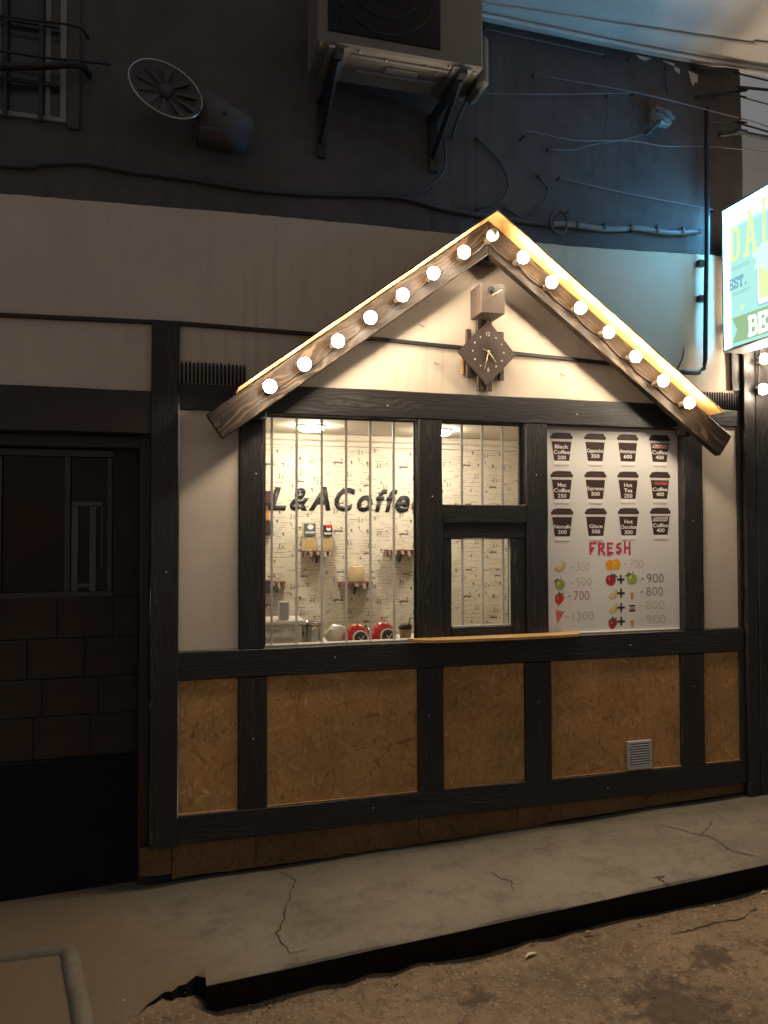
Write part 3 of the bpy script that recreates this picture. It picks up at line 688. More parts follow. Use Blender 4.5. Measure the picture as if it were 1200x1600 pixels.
for k in range(18):
    a = 2*math.pi*k/18; r0, r1 = .018, .075 + (.012 if k % 2 else 0)
    d = (-math.sin(a)*.005, math.cos(a)*.005); p = lambda r_, s: (cx+r_*math.cos(a)+d[0]*s, cz+r_*math.sin(a)+d[1]*s)
    poly('sunray', [p(r0, .4), p((r0+r1)/2, 1), p(r1, .1), p(r1, -.1), p((r0+r1)/2, -1), p(r0, -.4)], -.0312, sun, C)
for k in range(1, 12):
    if k == 6: continue
    a = math.pi/2 - 2*math.pi*k/12
    lathe('hour_dot', [(0, -.004), (.0045, -.003), (.0055, 0)], 'vent', C, (cx+.098*math.cos(a), -.0305, cz+.098*math.sin(a)), 10, 'y')
text('numeral', '12', cx-.013, cx+.011, cz+.093, cz+.118, -.0325, 'vent', C, .03); text('numeral', '6', cx-.008, cx+.006, cz-.118, cz-.094, -.0325, 'vent', C, .03)
def hand(name, x, z, w_): tube(name, [(cx, -.037, cz), ((cx+x)/2, -.037, (cz+z)/2), (x, -.037, z)], [w_, w_, w_*.5], 'brass', C, 6, curve=False)
hand('minute_hand', cx-.028, cz-.108, 0.0018); hand('hour_hand', cx+.047, cz-.062, 0.0020); hand('second_hand', cx-.036, cz+.014, 0.0012)
lathe('hub', [(0, -.004), (.006, -.003), (.007, .004)], 'brass', C, (cx, -.037, cz), 12, 'y')

# ------------------------------------------------------------------ menu board
MB = thing('menu_board', 'white drinks menu poster with paper cup pictures and fresh juice prices', 'menu', (2.68, .055, -.63))
bm = bmesh.new(); nx, nz = 40, 8; g = []
for i in range(nx+1):
    x = 2.2055 + (3.1565-2.2055)*i/nx
    dy = .0003*math.sin(i*.9)+.0003*math.sin(i*.37+1)
    g.append([bm.verts.new((x-2.68, dy, -.6275+1.276*j/nz)) for j in range(nz+1)])
for i in range(nx):
    for j in range(nz): bm.faces.new((g[i][j], g[i+1][j], g[i+1][j+1], g[i][j+1]))
link('poster', bm_mesh(bm, 'poster', True), M['white'], MB, (2.68, .055, 0))
box('backing', 2.2055, 3.1565, .060, .072, -.6275, .6485, M['white'], MB, 0)
box('lower_rail', 2.33, 3.150, .044, .052, -.6270, -.619, M['white_paint'], MB, .001)
CUP, LID, BAND, WH = ink((.045, .024, .018), .4), ink((.050, .030, .024), .4), ink((.62, .57, .53), .4), ink((.80, .77, .72), .4)
LIGHTGREY, SHAD = ink((.55, .52, .49), .4), ink((.50, .46, .42), .4)
names = [['Black\nCoffee\n200', 'Cappuccino\n350', 'Americano\n600', 'n|utella|Coffee\n400'], ['Mac\nCoffee\n250', 'Espresso\n500', 'Hot\nTea\n250', 'K|inder|Coffee\n400'], ['Nescafe\n300', 'Glace\n500', 'Hot\nChocolate\n300', 'SNICKERS||Coffee\n400']]
YP = .0540
for r_ in range(3):
    for c_ in range(4):
        x = 2.327 + .2320*c_; zt = (.608, .372, .142)[r_] + .0025*c_ ; dv = lambda lst: [(x+a, zt+b) for a, b in lst]
        cp = poly('cup_picture', dv([(-.070, -.052), (.070, -.052), (.053, -.196), (-.053, -.196)]), YP, WH, MB)
        poly('cup_shadow', dv([(-.052, -.196), (.052, -.196), (.046, -.207), (-.046, -.207)]), YP, SHAD, cp)
        poly('cup_body', dv([(-.068, -.054), (.068, -.054), (.052, -.173), (-.052, -.173)]), YP-.0003, CUP, cp)
        poly('cup_band', dv([(-.074, -.039), (.074, -.039), (.070, -.053), (-.070, -.053)]), YP-.0003, BAND, cp)
        poly('cup_lid', dv([(-.077, -.034), (-.076, -.022), (-.068, -.018), (-.062, -.006), (-.030, .0), (.060, -.001), (.068, -.016), (.076, -.020), (.077, -.034), (.070, -.039), (-.070, -.039)]), YP-.0005, LID, cp)
        poly('lid_gloss', dv([(-.073, -.021), (.073, -.0205), (.073, -.0225), (-.073, -.0232)]), YP-.0008, ink((.12, .085, .07), .4), cp)
        s = names[r_][c_]
        if '|' in s:
            a, b_2, s = s.split('|')
            if b_2:
                poly('logo_patch', dv([(-.057, -.062), (.057, -.062), (.056, -.085), (-.056, -.085)]), YP-.0006, WH if r_ == 0 else ink((.14, .075, .06), .5), cp)
                text('lettering', a, x-.055, x-.036, zt-.0835, zt-.0635, YP-.0009, CUP if r_ == 0 else 'ink', cp, .03)
                text('lettering', b_2, x-.034, x+.055, zt-.0835, zt-.0635, YP-.0009, ink((.62, .06, .035), .5), cp, .03)
            else:
                poly('logo_patch', dv([(-.047, -.062), (.060, -.060), (.048, -.086), (-.058, -.086)]), YP-.0006, LIGHTGREY, cp)
                text('lettering', a, x-.046, x+.047, zt-.081, zt-.067, YP-.0009, ink((.15, .10, .12), .5), cp, .02, .2)
            rows = [(w_, zt-.112-.032*k) for k, w_ in enumerate(s.split('\n'))]
        else:
            ws = s.split('\n'); z0 = zt - .086 if len(ws) == 3 else zt-.108
            if r_ == 2 and len(ws) == 2: z0 = zt-.112
            rows = [(w_, z0-.0335*k) for k, w_ in enumerate(ws)]
        for w_, zz in rows:
            hw = min(.057, .0085*len(w_)+.004)
            dsc = .006 if any(ch in w_ for ch in 'gp') else 0
            text('lettering', w_, x-hw, x+hw, zz-.012-dsc, zz+.012, YP-.0008, WH, cp, .018)
# FRESH, hand drawn dripping capitals
RED = ink((.50, .035, .085), .5)
def stroke(pts, w_):
    out = []
    for a, c in zip(pts, pts[1:]):
        d = Vector((c[0]-a[0], c[1]-a[1])).normalized(); nrm = Vector((-d.y, d.x))*w_/2; e = d*w_*.35
        out.append([(a[0]-e.x+nrm.x, a[1]-e.y+nrm.y), (c[0]+e.x+nrm.x, c[1]+e.y+nrm.y), (c[0]+e.x-nrm.x, c[1]+e.y-nrm.y), (a[0]-e.x-nrm.x, a[1]-e.y-nrm.y)])
    return out
def strokes(name, lines, w_, y, mat, parent):
    bm = bmesh.new(); k = 0
    for ln in lines:
        for q in stroke(ln, w_):
            bm.faces.new([bm.verts.new((p[0], -.00004*k, p[1])) for p in q]); k += 1
    return link(name, bm_mesh(bm, name), mat, parent, (0, y, 0))
FR = {'F': [[(.05, 1), (.05, -.1)], [(0, .95), (.9, 1)], [(.05, .5), (.6, .5)], [(.35, .5), (.32, .2)]], 'R': [[(.05, 1), (.05, -.15)], [(.05, .95), (.8, .9), (.75, .55), (.1, .45)], [(.3, .45), (.9, -.05)], [(.85, 0), (.88, -.2)]],
      'E': [[(.1, 1), (.1, -.25)], [(.1, .95), (.85, .95)], [(.1, .5), (.7, .5)], [(.1, .05), (.9, .0)], [(.5, .05), (.48, -.2)]], 'S': [[(.8, .95), (.3, .85), (.15, .6), (.75, .4), (.8, .15), (.1, .05)], [(.45, .05), (.42, -.12)]], 'H': [[(.1, 1.15), (.1, 0)], [(.1, .5), (.85, .5)], [(.85, 1.05), (.85, -.15)]]}
for k, ch in enumerate('FRESH'):
    x = 2.517 + .0605*k; strokes('lettering', [[(x+.044*a, -.135+.062*b) for a, b in ln] for ln in FR[ch]], .0135, YP, RED, MB)
def circle(cx, cz, rx, rz=None, n=18, bite=0): return [(cx+rx*math.cos(2*math.pi*k/n), cz+(rz or rx)*math.sin(2*math.pi*k/n)*(1-bite*max(0, math.cos(2*math.pi*k/n*1.0-math.pi/2))**8)) for k in range(n)]
GRN, DGRN = ink((.30, .36, .07), .5), ink((.10, .16, .03), .5); APR = ink((.33, .025, .03), .45); STR = ink((.60, .035, .02), .45); YEL = ink((.62, .42, .06), .5); PALEY = ink((.68, .54, .24), .5); ORG = ink((.75, .30, .01), .45); CONE = ink((.55, .30, .10), .5); CREM = ink((.78, .66, .48), .5); PINK = ink((.68, .13, .13), .5)
def crescent(cx, cz, s, a0=0.0):
    o = [(cx+s*math.cos(a0+math.pi*(1.0+k/10*.95)), cz+s*math.sin(a0+math.pi*(1.0+k/10*.95))) for k in range(11)]
    i = [(cx+s*.08+s*.62*math.cos(a0+math.pi*(1.0+k/10*.95)), cz+s*.22+s*.66*math.sin(a0+math.pi*(1.0+k/10*.95))) for k in range(10, -1, -1)]
    return o + i
def pic(name, shapes):
    first = None
    for k, (pts, mt) in enumerate(shapes):
        o = poly(name if first is None else 'print_layer', pts, YP-.00025*k, mt, MB if first is None else first)
        first = first or o
def apple(x, z, s, col, leafc, side=-1):
    pic('apple_picture', [(circle(x, z, s, s*.98, 20, .18), col), (circle(x-s*.35, z+s*.25, s*.25, s*.35, 10), ink(tuple(min(1, v*1.7+.05) for v in col_of[col]), .4)), ([(x, z+s*.75), (x+s*.12, z+s*1.4), (x+s*.2, z+s*1.38), (x+s*.12, z+s*.75)], CUP), ([(x+side*s*.1, z+s*.9), (x+side*s*.7, z+s*1.1), (x+side*s*1.45, z+s*.45), (x+side*s*.8, z+s*.5)], leafc)])
col_of = {GRN: (.30, .36, .07), APR: (.33, .025, .03)}
pic('banana_picture', [(crescent(2.306, -.205, .042, .55), YEL), (crescent(2.300, -.20, .034, 1.0), PALEY)])
apple(2.310, -.325, .033, GRN, DGRN, -1)
def berry(x, z, s, col): pic('strawberry_picture', [([(x-s*.9, z+s*.35), (x-s*.4, z+s*.85), (x+s*.4, z+s*.8), (x+s*.95, z+s*.3), (x+s*.6, z-s*.5), (x-s*.1, z-s*1.05), (x-s*.7, z-s*.6)], col), ([(x-s*.5, z+s*.7), (x, z+s*1.25), (x+s*.3, z+s*.9), (x+s*1.0, z+s*1.0), (x+s*.5, z+s*.6), (x, z+s*.5)], DGRN), (circle(x-s*.3, z+s*.1, s*.2, s*.25, 8), ink((.75, .2, .14), .4))])
berry(2.304, -.412, .036, STR)
pic('watermelon_picture', [([(2.279, -.475), (2.338, -.492), (2.287, -.562)], PINK), ([(2.279, -.472), (2.338, -.489), (2.336, -.497), (2.280, -.480)], ink((.75, .40, .36), .5))])
pic('orange_picture', [(circle(2.655, -.210, .030, .032), ORG), (circle(2.700, -.206, .030, .033), ink((.78, .36, .02), .45)), (circle(2.690, -.198, .010), ink((.85, .5, .08), .4))])
apple(2.660, -.303, .036, APR, DGRN, 1); apple(2.812, -.300, .037, GRN, DGRN, -1)
for zz in (-.392, -.480): pic('banana_picture', [(crescent(2.672, zz+.008, .036, .7), YEL), (circle(2.668, zz-.012, .018, .02, 12), PALEY), (crescent(2.664, zz+.010, .03, 1.2), PALEY)])
berry(2.672, -.574, .036, APR)
for zz in (-.393, -.566): pic('ice_cream_picture', [([(2.797, zz+.006), (2.823, zz+.006), (2.818, zz-.038), (2.803, zz-.038)], CONE), ([(2.793, zz+.006), (2.827, zz+.006), (2.822, zz+.024), (2.811, zz+.042), (2.799, zz+.022)], CREM)])
pic('jar_picture', [([(2.790, -.462), (2.832, -.462), (2.834, -.505), (2.788, -.505)], ink((.10, .025, .02), .4)), ([(2.793, -.452), (2.829, -.452), (2.829, -.463), (2.793, -.463)], WH), ([(2.790, -.474), (2.832, -.474), (2.832, -.492), (2.790, -.492)], ink((.70, .60, .54), .4)), ([(2.797, -.479), (2.826, -.479), (2.826, -.487), (2.797, -.487)], STR)])
for zz in (-.302, -.387, -.477, -.563): strokes('lettering', [[(2.732, zz+.024), (2.732, zz-.024)], [(2.710, zz), (2.754, zz)]], .012, YP, ink((.02, .018, .02), .5), MB)
for s, x0, x1, z0, z1, c in (('300', 2.420, 2.516, -.244, -.191, (.62, .50, .30)), ('500', 2.419, 2.525, -.337, -.287, (.52, .45, .34)), ('700', 2.403, 2.508, -.422, -.368, (.42, .13, .10)), ('1300', 2.391, 2.538, -.546, -.495, (.48, .40, .33)),
                          ('700', 2.794, 2.892, -.228, -.177, (.60, .49, .32)), ('900', 2.919, 3.042, -.325, -.270, (.22, .11, .10)), ('800', 2.913, 3.036, -.408, -.353, (.34, .25, .20)), ('800', 2.907, 3.045, -.492, -.440, (.63, .58, .36)), ('900', 2.914, 3.051, -.581, -.529, (.58, .52, .36))):
    text('lettering', s, x0, x1, z0, z1, YP, ink(c, .5), MB, -.012)
    strokes('lettering', [[(x0-.040, (z0+z1)/2-.004), (x0-.024, (z0+z1)/2-.002)]], .005, YP, ink(tuple(v*.8 for v in c), .5), MB)

# ================================================================== KIOSK INTERIOR
D = 2.0
def slab(name, x0, x1, y0, y1, z0, z1, mat): o = box(name, x0, x1, y0, y1, z0, z1, M[mat], None, 0); o['kind'] = 'structure'; return o
bw = slab('interior_back_wall', .30, 3.56, D, D+.06, -1.8, .80, 'wall_in')
slab('interior_side_wall', .30, .36, .10, D, -1.8, .80, 'wall_in'); slab('interior_side_wall', 3.50, 3.56, .10, D, -1.8, .80, 'wall_in')
slab('interior_ceiling', .30, 3.56, .092, D+.06, .802, .86, 'ceil_in'); slab('interior_floor', .36, 3.50, .10, D, -1.84, -1.80, 'brown')
slab('interior_front_lining', 2.21, 3.50, .092, .100, -1.6, .80, 'ceil_in'); slab('interior_front_lining', .36, 2.208, .092, .100, -1.6, -.66, 'ceil_in'); slab('interior_front_lining', .36, 2.208, .112, .118, .69, .80, 'ceil_in')
box('cornice', .36, 3.50, D-.045, D-.001, .745, .800, M['ceil_in'], bw, .012); box('cornice', .36, 3.50, D-.018, D-.001, .705, .745, M['ceil_in'], bw, .004)
# printed wallpaper: a repeating sheet of drawings, captions and frames
def wallpaper():
    rnd = random.Random(11); T = .565; tile = []      # (outline, ink)
    def line(x, z, L, h=.0022, c=0): tile.append(([(x, z), (x+L, z), (x+L, z+h), (x, z+h)], c))
    for k in range(30):
        z = T*(k+.5)/30 + rnd.uniform(-.003, .003); x = rnd.uniform(0, .08)
        while x < T-.05:
            L = rnd.uniform(.015, .09)
            if rnd.random() < .62: line(x, z, L, .0026 if rnd.random() < .7 else .0042)
            x += L + rnd.uniform(.006, .05)
    def rect(x, z, w_, h_, t=.0018):
        line(x, z, w_, t); line(x, z+h_, w_, t); tile.append(([(x, z), (x+t, z), (x+t, z+h_), (x, z+h_)], 0)); tile.append(([(x+w_, z), (x+w_+t, z), (x+w_+t, z+h_), (x+w_, z+h_)], 0))
    for a in ((.30, .40, .09, .05), (.235, .42, .035, .04), (.06, .25, .07, .035), (.40, .12, .08, .04), (.33, .235, .06, .05)): rect(*a)
    def blob(x, z, s, n=9, c=1, st=1.0): tile.append(([(x+s*st*rnd.uniform(.6, 1.1)*math.cos(2*math.pi*k/n), z+s*rnd.uniform(.6, 1.1)*math.sin(2*math.pi*k/n)) for k in range(n)], c))
    # spanner
    tile.append(([(.10, .470), (.125, .478), (.16, .474), (.172, .486), (.166, .472), (.176, .462), (.158, .466), (.13, .468), (.112, .456), (.118, .466)], 1))
    tile.append(([(.115, .515), (.135, .512), (.155, .53), (.15, .535), (.13, .522)], 1))
    for dx, dz, f_ in ((.27, -.20, 1.15), (-.04, -.36, 1.0), (.30, .03, .9)):
        tile.append(([(.10+dx+(a-.10)*f_, .47+dz+(b-.47)*f_) for a, b in [(.10, .470), (.125, .480), (.16, .476), (.176, .490), (.168, .474), (.18, .460), (.158, .464), (.13, .466), (.112, .454), (.118, .466)]], 1))
    for x, z, s in ((.10, .30, .012), (.32, .50, .011), (.48, .385, .011), (.20, .05, .010), (.04, .08, .009), (.53, .28, .010), (.38, .27, .009), (.165, .41, .010), (.22, .135, .009), (.445, .30, .008), (.03, .33, .008), (.50, .455, .007), (.355, .335, .006), (.27, .30, .007), (.46, .06, .009)): blob(x, z, s); blob(x+.004, z-.016, s*.7)
    for k in range(5): blob(.265+.014*k, .555-.002*(k % 2), .0045, 7, 0)
    for k in range(9): blob(.02+.012*k, .195, .003, 6, 0); blob(.02+.012*k, .175, .0035, 6, 0)
    # running figures
    for x, z in ((.03, .385), (.19, .275), (.385, .43), (.245, .10), (.50, .17), (.11, .17)):
        blob(x, z+.020, .0065, 7); tile.append(([(x-.003, z+.01), (x+.004, z+.011), (x+.003, z-.006), (x+.010, z-.02), (x+.005, z-.02), (x, z-.006), (x-.008, z-.018), (x-.012, z-.016), (x-.004, z-.002)], 1))
        tile.append(([(x+.018, z+.016), (x+.022, z+.016), (x+.03, z-.016), (x+.026, z-.016)], 1)); tile.append(([(x+.028, z+.014), (x+.032, z+.014), (x+.022, z-.014), (x+.019, z-.014)], 1))
    # faint dial rings
    for x, z, r0 in ((.08, .14, .035), (.44, .50, .03), (.35, .05, .026)):
        n = 18
        for k in range(n):
            a, c = 2*math.pi*k/n, 2*math.pi*(k+.8)/n
            tile.append(([(x+r0*math.cos(a), z+r0*math.sin(a)), (x+r0*math.cos(c), z+r0*math.sin(c)), (x+(r0+.0016)*math.cos(c), z+(r0+.0016)*math.sin(c)), (x+(r0+.0016)*math.cos(a), z+(r0+.0016)*math.sin(a))], 0))
    tile.append(([(.30, .185), (.33, .178), (.36, .187), (.345, .178), (.33, .170), (.315, .178)], 1))   # gull
    bm = bmesh.new(); q = 0
    for i in range(6):
        for j in range(4):
            ox, oz = .36 + i*T, -1.42 + j*T + (T*.047 if i % 2 else 0)
            for pts, c in tile:
                P_ = [(ox+a, oz+b) for a, b in pts]
                if max(p[1] for p in P_) > .70 or max(p[0] for p in P_) > 3.49: continue
                q += 1; f = bm.faces.new([bm.verts.new((p[0], -.00001*(q % 40), p[1])) for p in P_]); f.material_index = c
    me = bm_mesh(bm, 'wallpaper_print'); me.materials.append(M['print']); me.materials.append(M['print2'])
    o = link('wallpaper_print', me, None, bw, (0, D-.0012, 0)); o['kind'] = 'stuff'
wallpaper()
# L&ACoffe e
LS = thing('wall_lettering', 'slanted black letters spelling L&ACoffee on the newsprint wallpaper', 'sign', (1.4, D, .17))
for ch, x0, x1, z0, z1 in (('L', .772, .917, .178, .362), ('&', .945, 1.098, .176, .360), ('A', 1.098, 1.278, .178, .372), ('C', 1.312, 1.487, .170, .366), ('o', 1.502, 1.632, .166, .306), ('f', 1.657, 1.765, .168, .358), ('f', 1.745, 1.853, .168, .356), ('e', 1.832, 1.962, .162, .308), ('e', 1.975, 2.105, .158, .306)):
    text('letter', ch, x0, x1, z0, z1, D-.0065, 'ink' if x0 < 1.97 else 'inkbrown', LS, .030, .26, .0045)
# ceiling lamps
def lamp(x, y, lab):
    t = thing('ceiling_lamp', lab, 'ceiling lamp', (x, y, .800))
    lathe('lamp_base', [(.0, .0), (.105, .0), (.105, -.012), (.0, -.012)], 'white_paint', t, (x, y, .801), 28)
    lathe('lamp_diffuser', [(.098, -.012), (.094, -.030), (.070, -.042), (.0, -.048)], 'lamp', t, (x, y, .801), 28); return t
lamp(1.03, 1.50, 'round glowing ceiling lamp seen through the large left window'); lamp(2.045, 1.50, 'round glowing ceiling lamp seen at the left edge of the small upper window')
# shelves on the back wall
HAT = [ink((.05, .022, .016), .5), ink((.45, .33, .22), .6), ink((.16, .055, .03), .5)]
def shelf(x0, x1, z, lab, red=False):
    t = thing('wall_shelf', lab, 'shelf', ((x0+x1)/2, D, z)); w_ = x1-x0; xm = (x0+x1)/2
    bm = bmesh.new(); pts = [(x0-xm, -.001), (x1-xm, -.001), (x1-xm, -.05)] + [((w_/2)*math.cos(a)*.98, -.05-.085*math.sin(a)) for a in [k*math.pi/8 for k in range(1, 8)]] + [(x0-xm, -.05)]
    f = bm.faces.new([bm.verts.new((p[0], p[1], 0)) for p in pts]); ex = bmesh.ops.extrude_face_region(bm, geom=[f]); bmesh.ops.translate(bm, vec=(0, 0, -.006), verts=[g for g in ex['geom'] if isinstance(g, bmesh.types.BMVert)])
    link('shelf_board', bm_mesh(bm, 'shelf_board'), HAT[2], t, (xm, D, z))
    n = 14
    for k in range(n):       # striped carved edge
        a, c = math.pi*(k+.05)/n, math.pi*(k+.95)/n; bm = bmesh.new()
        q = [(math.cos(a)*w_/2, -.05-.087*math.sin(a)), (math.cos(c)*w_/2, -.05-.087*math.sin(c))]
        dz = -.042-.010*math.sin(k*1.7); sk = .008 if k % 2 else -.006
        v = [bm.verts.new((q[0][0], q[0][1], -.0065)), bm.verts.new((q[1][0], q[1][1], -.0065)), bm.verts.new((q[1][0]+sk, q[1][1], dz)), bm.verts.new((q[0][0]+sk, q[0][1], dz))]
        f = bm.faces.new(v); ex = bmesh.ops.extrude_face_region(bm, geom=[f]); bmesh.ops.translate(bm, vec=(0, .005, 0), verts=[g for g in ex['geom'] if isinstance(g, bmesh.types.BMVert)])
        link('edge_carving', bm_mesh(bm, 'edge_carving'), HAT[k % 2] if not red or k % 3 else HAT[2], t, (xm, D, z))
    poly('bracket', [(xm-.035, z-.008), (xm+.035, z-.008), (xm+.03, z-.045), (xm+.012, z-.055), (xm+.006, z-.095), (xm-.010, z-.105), (xm-.012, z-.06), (xm-.03, z-.045)], D-.030, HAT[0], t, .028)
shelf(1.035, 1.290, -.150, 'small curved wall shelf with two coffee packets')
shelf(1.735, 2.00, -.150, 'small curved wall shelf at the right of the big window')
shelf(1.335, 1.625, -.408, 'small curved wall shelf under a pale paper roll', True)
shelf(.700, .905, -.392, 'small curved wall shelf above the grey coffee machine', True)
for z0, z1 in ((.235, .315), (-.03, .105-.03), (-.50, -.385)):
    pass
for zz, lab in ((.275, 'topmost dark box shelf at the left window edge'), (.04, 'middle dark box shelf holding an orange bottle'), (-.43, 'lowest dark box shelf at the left window edge')):
    t = thing('box_shelf', lab, 'shelf', (.62, D, zz))
    for nm, a in (('shelf_board', (.45, .792, zz-.05, zz-.036)), ('shelf_board', (.45, .792, zz+.036, zz+.05)), ('side_board', (.778, .792, zz-.036, zz+.036)), ('back_board', (.45, .778, zz-.036, zz+.036))):
        box(nm, a[0], a[1], D-.13 if nm != 'back_board' else D-.02, D-.001, a[2], a[3], HAT[0], t, .001)
    box('front_board', .45, .7915, D-.140, D-.131, zz-.05, zz+.05, HAT[0], t, .001)
def bottle():
    t = lathe('bottle', [(0, 0), (.022, 0), (.024, .01), (.024, .06), (.010, .085), (.010, .105), (0, .106)], ink((.50, .20, .05), .3), None, (.748, D-.07, .0905), 14)
    tag(t, 'small orange bottle standing on a dark box shelf', 'bottle')
bottle()
# coffee packets
def packet(x0, x1, z0, z1, top_c, lab):
    t = thing('coffee_packet', lab, 'packet', ((x0+x1)/2, D-.06, z0)); w_ = x1-x0; xm = (x0+x1)/2
    bm = bmesh.new(); rows = []
    for k in range(7):
        f = k/6; d = .028*(1-f)**.6+.003; rows.append([bm.verts.new((sx*w_/2*(1-.04*math.sin(f*3)), sy*d, (z1-z0)*f)) for sx, sy in ((-1, -.3), (-.5, -1), (.5, -1), (1, -.3), (1, .3), (-1, .3))])
    for a, c in zip(rows, rows[1:]):
        for q in range(6): bm.faces.new((a[q], a[(q+1) % 6], c[(q+1) % 6], c[q]))
    bm.faces.new(rows[0]); bm.faces.new(rows[-1])
    link('pouch', bm_mesh(bm, 'pouch'), ink((.50, .42, .29), .25), t, (xm, D-.06, z0))
    h = z1-z0
    poly('label_panel', [(x0+w_*.12, z0+h*.52), (x1-w_*.06, z0+h*.52), (x1-w_*.06, z0+h*.95), (x0+w_*.12, z0+h*.95)], D-.0905, top_c, t, .002)
    poly('label_arch', circle(xm+.01, z0+h*.83, w_*.22, h*.09), D-.0915, WH, t)
    poly('label_line', [(x0+w_*.22, z0+h*.60), (x1-w_*.14, z0+h*.60), (x1-w_*.14, z0+h*.68), (x0+w_*.22, z0+h*.68)], D-.0915, LIGHTGREY, t)
    poly('label_line', [(x0+w_*.16, z0+h*.06), (x1-w_*.1, z0+h*.06), (x1-w_*.1, z0+h*.42), (x0+w_*.2, z0+h*.45)], D-.0925, ink((.48, .33, .13), .4), t, .002)
packet(1.030, 1.145, -.149, .080, ink((.09, .10, .10), .4), 'grey and beige coffee packet at the left of the packet shelf')
packet(1.190, 1.280, -.149, .066, ink((.025, .025, .03), .4), 'narrow black coffee packet with a red dome on its label')
poly('label_dome', circle(1.245, .045, .024, .014), D-.0925, STR, bpy.data.objects['coffee_packet.001'])
pr = thing('paper_roll', 'pale tan paper roll standing on the middle wall shelf', 'paper roll', (1.485, D-.075, -.408))
lathe('roll', [(.012, .001), (.060, .001), (.062, .008), (.062, .122), (.058, .130), (.016, .130), (.014, .11)], ink((.56, .41, .22), .7), pr, (1.485, D-.075, -.407), 28); lathe('core', [(.0, .0), (.014, .0), (.016, .012), (.010, .012)], HAT[1], pr, (1.485, D-.075, -.28), 14)

# counter and the things on it
slab('counter_top', .37, 2.06, .125, .62, -.70, -.668, 'white_paint')
cm = thing('coffee_machine', 'pale grey coffee machine with hopper behind the left bars', 'coffee machine', (.66, .42, -.668))
box('body', .44, .758, .30, .58, -.668, -.545, M['white_paint'], cm, .012); box('front_panel', .47, .735, .292, .301, -.655, -.56, M['steel'], cm, .006); box('top_deck', .435, .785, .29, .585, -.544, -.520, M['white_paint'], cm, .008)
box('hopper', .635, .690, .36, .44, -.5195, -.415, M['vent'], cm, .004); box('spout_block', .762, .80, .34, .44, -.655, -.55, M['vent'], cm, .006)
ca = thing('steel_canister', 'brushed steel canister beside the coffee machine', 'canister', (.838, .36, -.668))
lathe('canister_body', [(.0, 0), (.055, 0), (.056, .01), (.055, .118), (.0, .118)], 'steel', ca, (.838, .36, -.6675), 32); lathe('rim', [(.055, .0), (.059, .0), (.059, .016), (.050, .016), (.050, .004)], 'steel', ca, (.838, .36, -.549), 32); tube('handle', [(.782, .355, -.56), (.772, .34, -.60), (.785, .352, -.64)], .004, 'black', ca, 6)
def jar(x, y, r, c1, lab):
    t = thing('candy_tin', lab, 'tin', (x, y, -.668))
    lathe('dome', [(r, 0), (r*1.02, r*.35), (r*.94, r*.75), (r*.72, r*1.15), (r*.40, r*1.42), (0, r*1.52)], ink(c1, .15, 'glossy red tin'), t, (x, y, -.667), 28)
    lathe('front_badge', [(0, -.003), (r*.50, -.002), (r*.52, .003)], CUP, t, (x+r*.12, y-r*.965, -.667+r*.50), 20, 'y', (R(-12), 0, R(-2)))
    lathe('badge_ring', [(r*.52, -.0025), (r*.62, -.0015), (r*.63, .004), (r*.5, .004)], WH, t, (x+r*.12, y-r*.955, -.667+r*.50), 20, 'y', (R(-12), 0, R(-2)))
    strokes('badge_mark', [[(-.012, .008), (0, -.008), (.018, .016)]], .005, 0, WH, t).location = Vector((x+r*.12, y-r*1.0-.008, -.667+r*.5)) - WORLD[t]
jar(1.085, .30, .078, (.62, .035, .035), 'glossy red domed tin with round badge behind the third bar gap'); jar(1.262, .33, .080, (.65, .04, .045), 'glossy red domed tin with round badge beside the paper cup')
bg = thing('sugar_bag', 'crumpled clear white bag on the counter left of the red tin', 'bag', (.98, .36, -.668))
bm = bmesh.new(); bmesh.ops.create_icosphere(bm, subdivisions=3, radius=.075)
for v in bm.verts: v.co *= 1+.16*math.sin(v.co.x*70+v.co.z*50)*math.sin(v.co.y*60+1); v.co.z = max(v.co.z*.85, -.045)
link('bag', bm_mesh(bm, 'bag', True), ink((.72, .66, .54), .25), bg, (.985, .38, -.622))
def bowl(x, y, lab):
    t = thing('glass_bowl', lab, 'bowl', (x, y, -.668))
    lathe('bowl', [(.0, 0), (.045, .0), (.060, .03), (.058, .055), (.030, .075), (0, .08)], ink((.24, .13, .06), .12, 'amber glass'), t, (x, y, -.667), 24); lathe('knob', [(0, 0), (.010, .004), (.008, .016), (0, .018)], ink((.24, .13, .06), .12, 'amber glass'), t, (x, y, -.588), 12)
bowl(1.175, .42, 'amber glass bowl between the two red tins')
pc = thing('paper_cup', 'brown paper cup with black lid and straw by the window post', 'cup', (1.40, .32, -.668))
lathe('cup_body', [(.0, 0), (.031, 0), (.040, .075), (.0, .075)], ink((.36, .24, .13), .6), pc, (1.400, .32, -.667), 24); lathe('cup_lid', [(.041, 0), (.043, .004), (.043, .012), (.037, .016), (.035, .026), (0, .027)], 'black', pc, (1.400, .32, -.592), 24); tube('straw', [(1.418, .32, -.575), (1.432, .318, -.525)], .003, 'black', pc, 6, curve=False)
kt = thing('milk_frother', 'thin dark utensil hanging on the wall behind the serving sash', 'utensil', (2.235, D-.02, -.60))
tube('rod', [(2.215, D-.02, -.62), (2.215, D-.02, -.31)], .006, 'black', kt, 8, curve=False); tube('loop', [(2.203, D-.02, -.40), (2.200, D-.02, -.29), (2.215, D-.02, -.27), (2.230, D-.02, -.29), (2.228, D-.02, -.36)], .006, 'black', kt, 8); lathe('grip', [(0, 0), (.014, .002), (.014, .06), (0, .062)], HAT[1], kt, (2.215, D-.02, -.46), 12); lathe('head', [(0, 0), (.018, .002), (.018, .04), (.01, .055)], 'black', kt, (2.215, D-.02, -.66), 14)
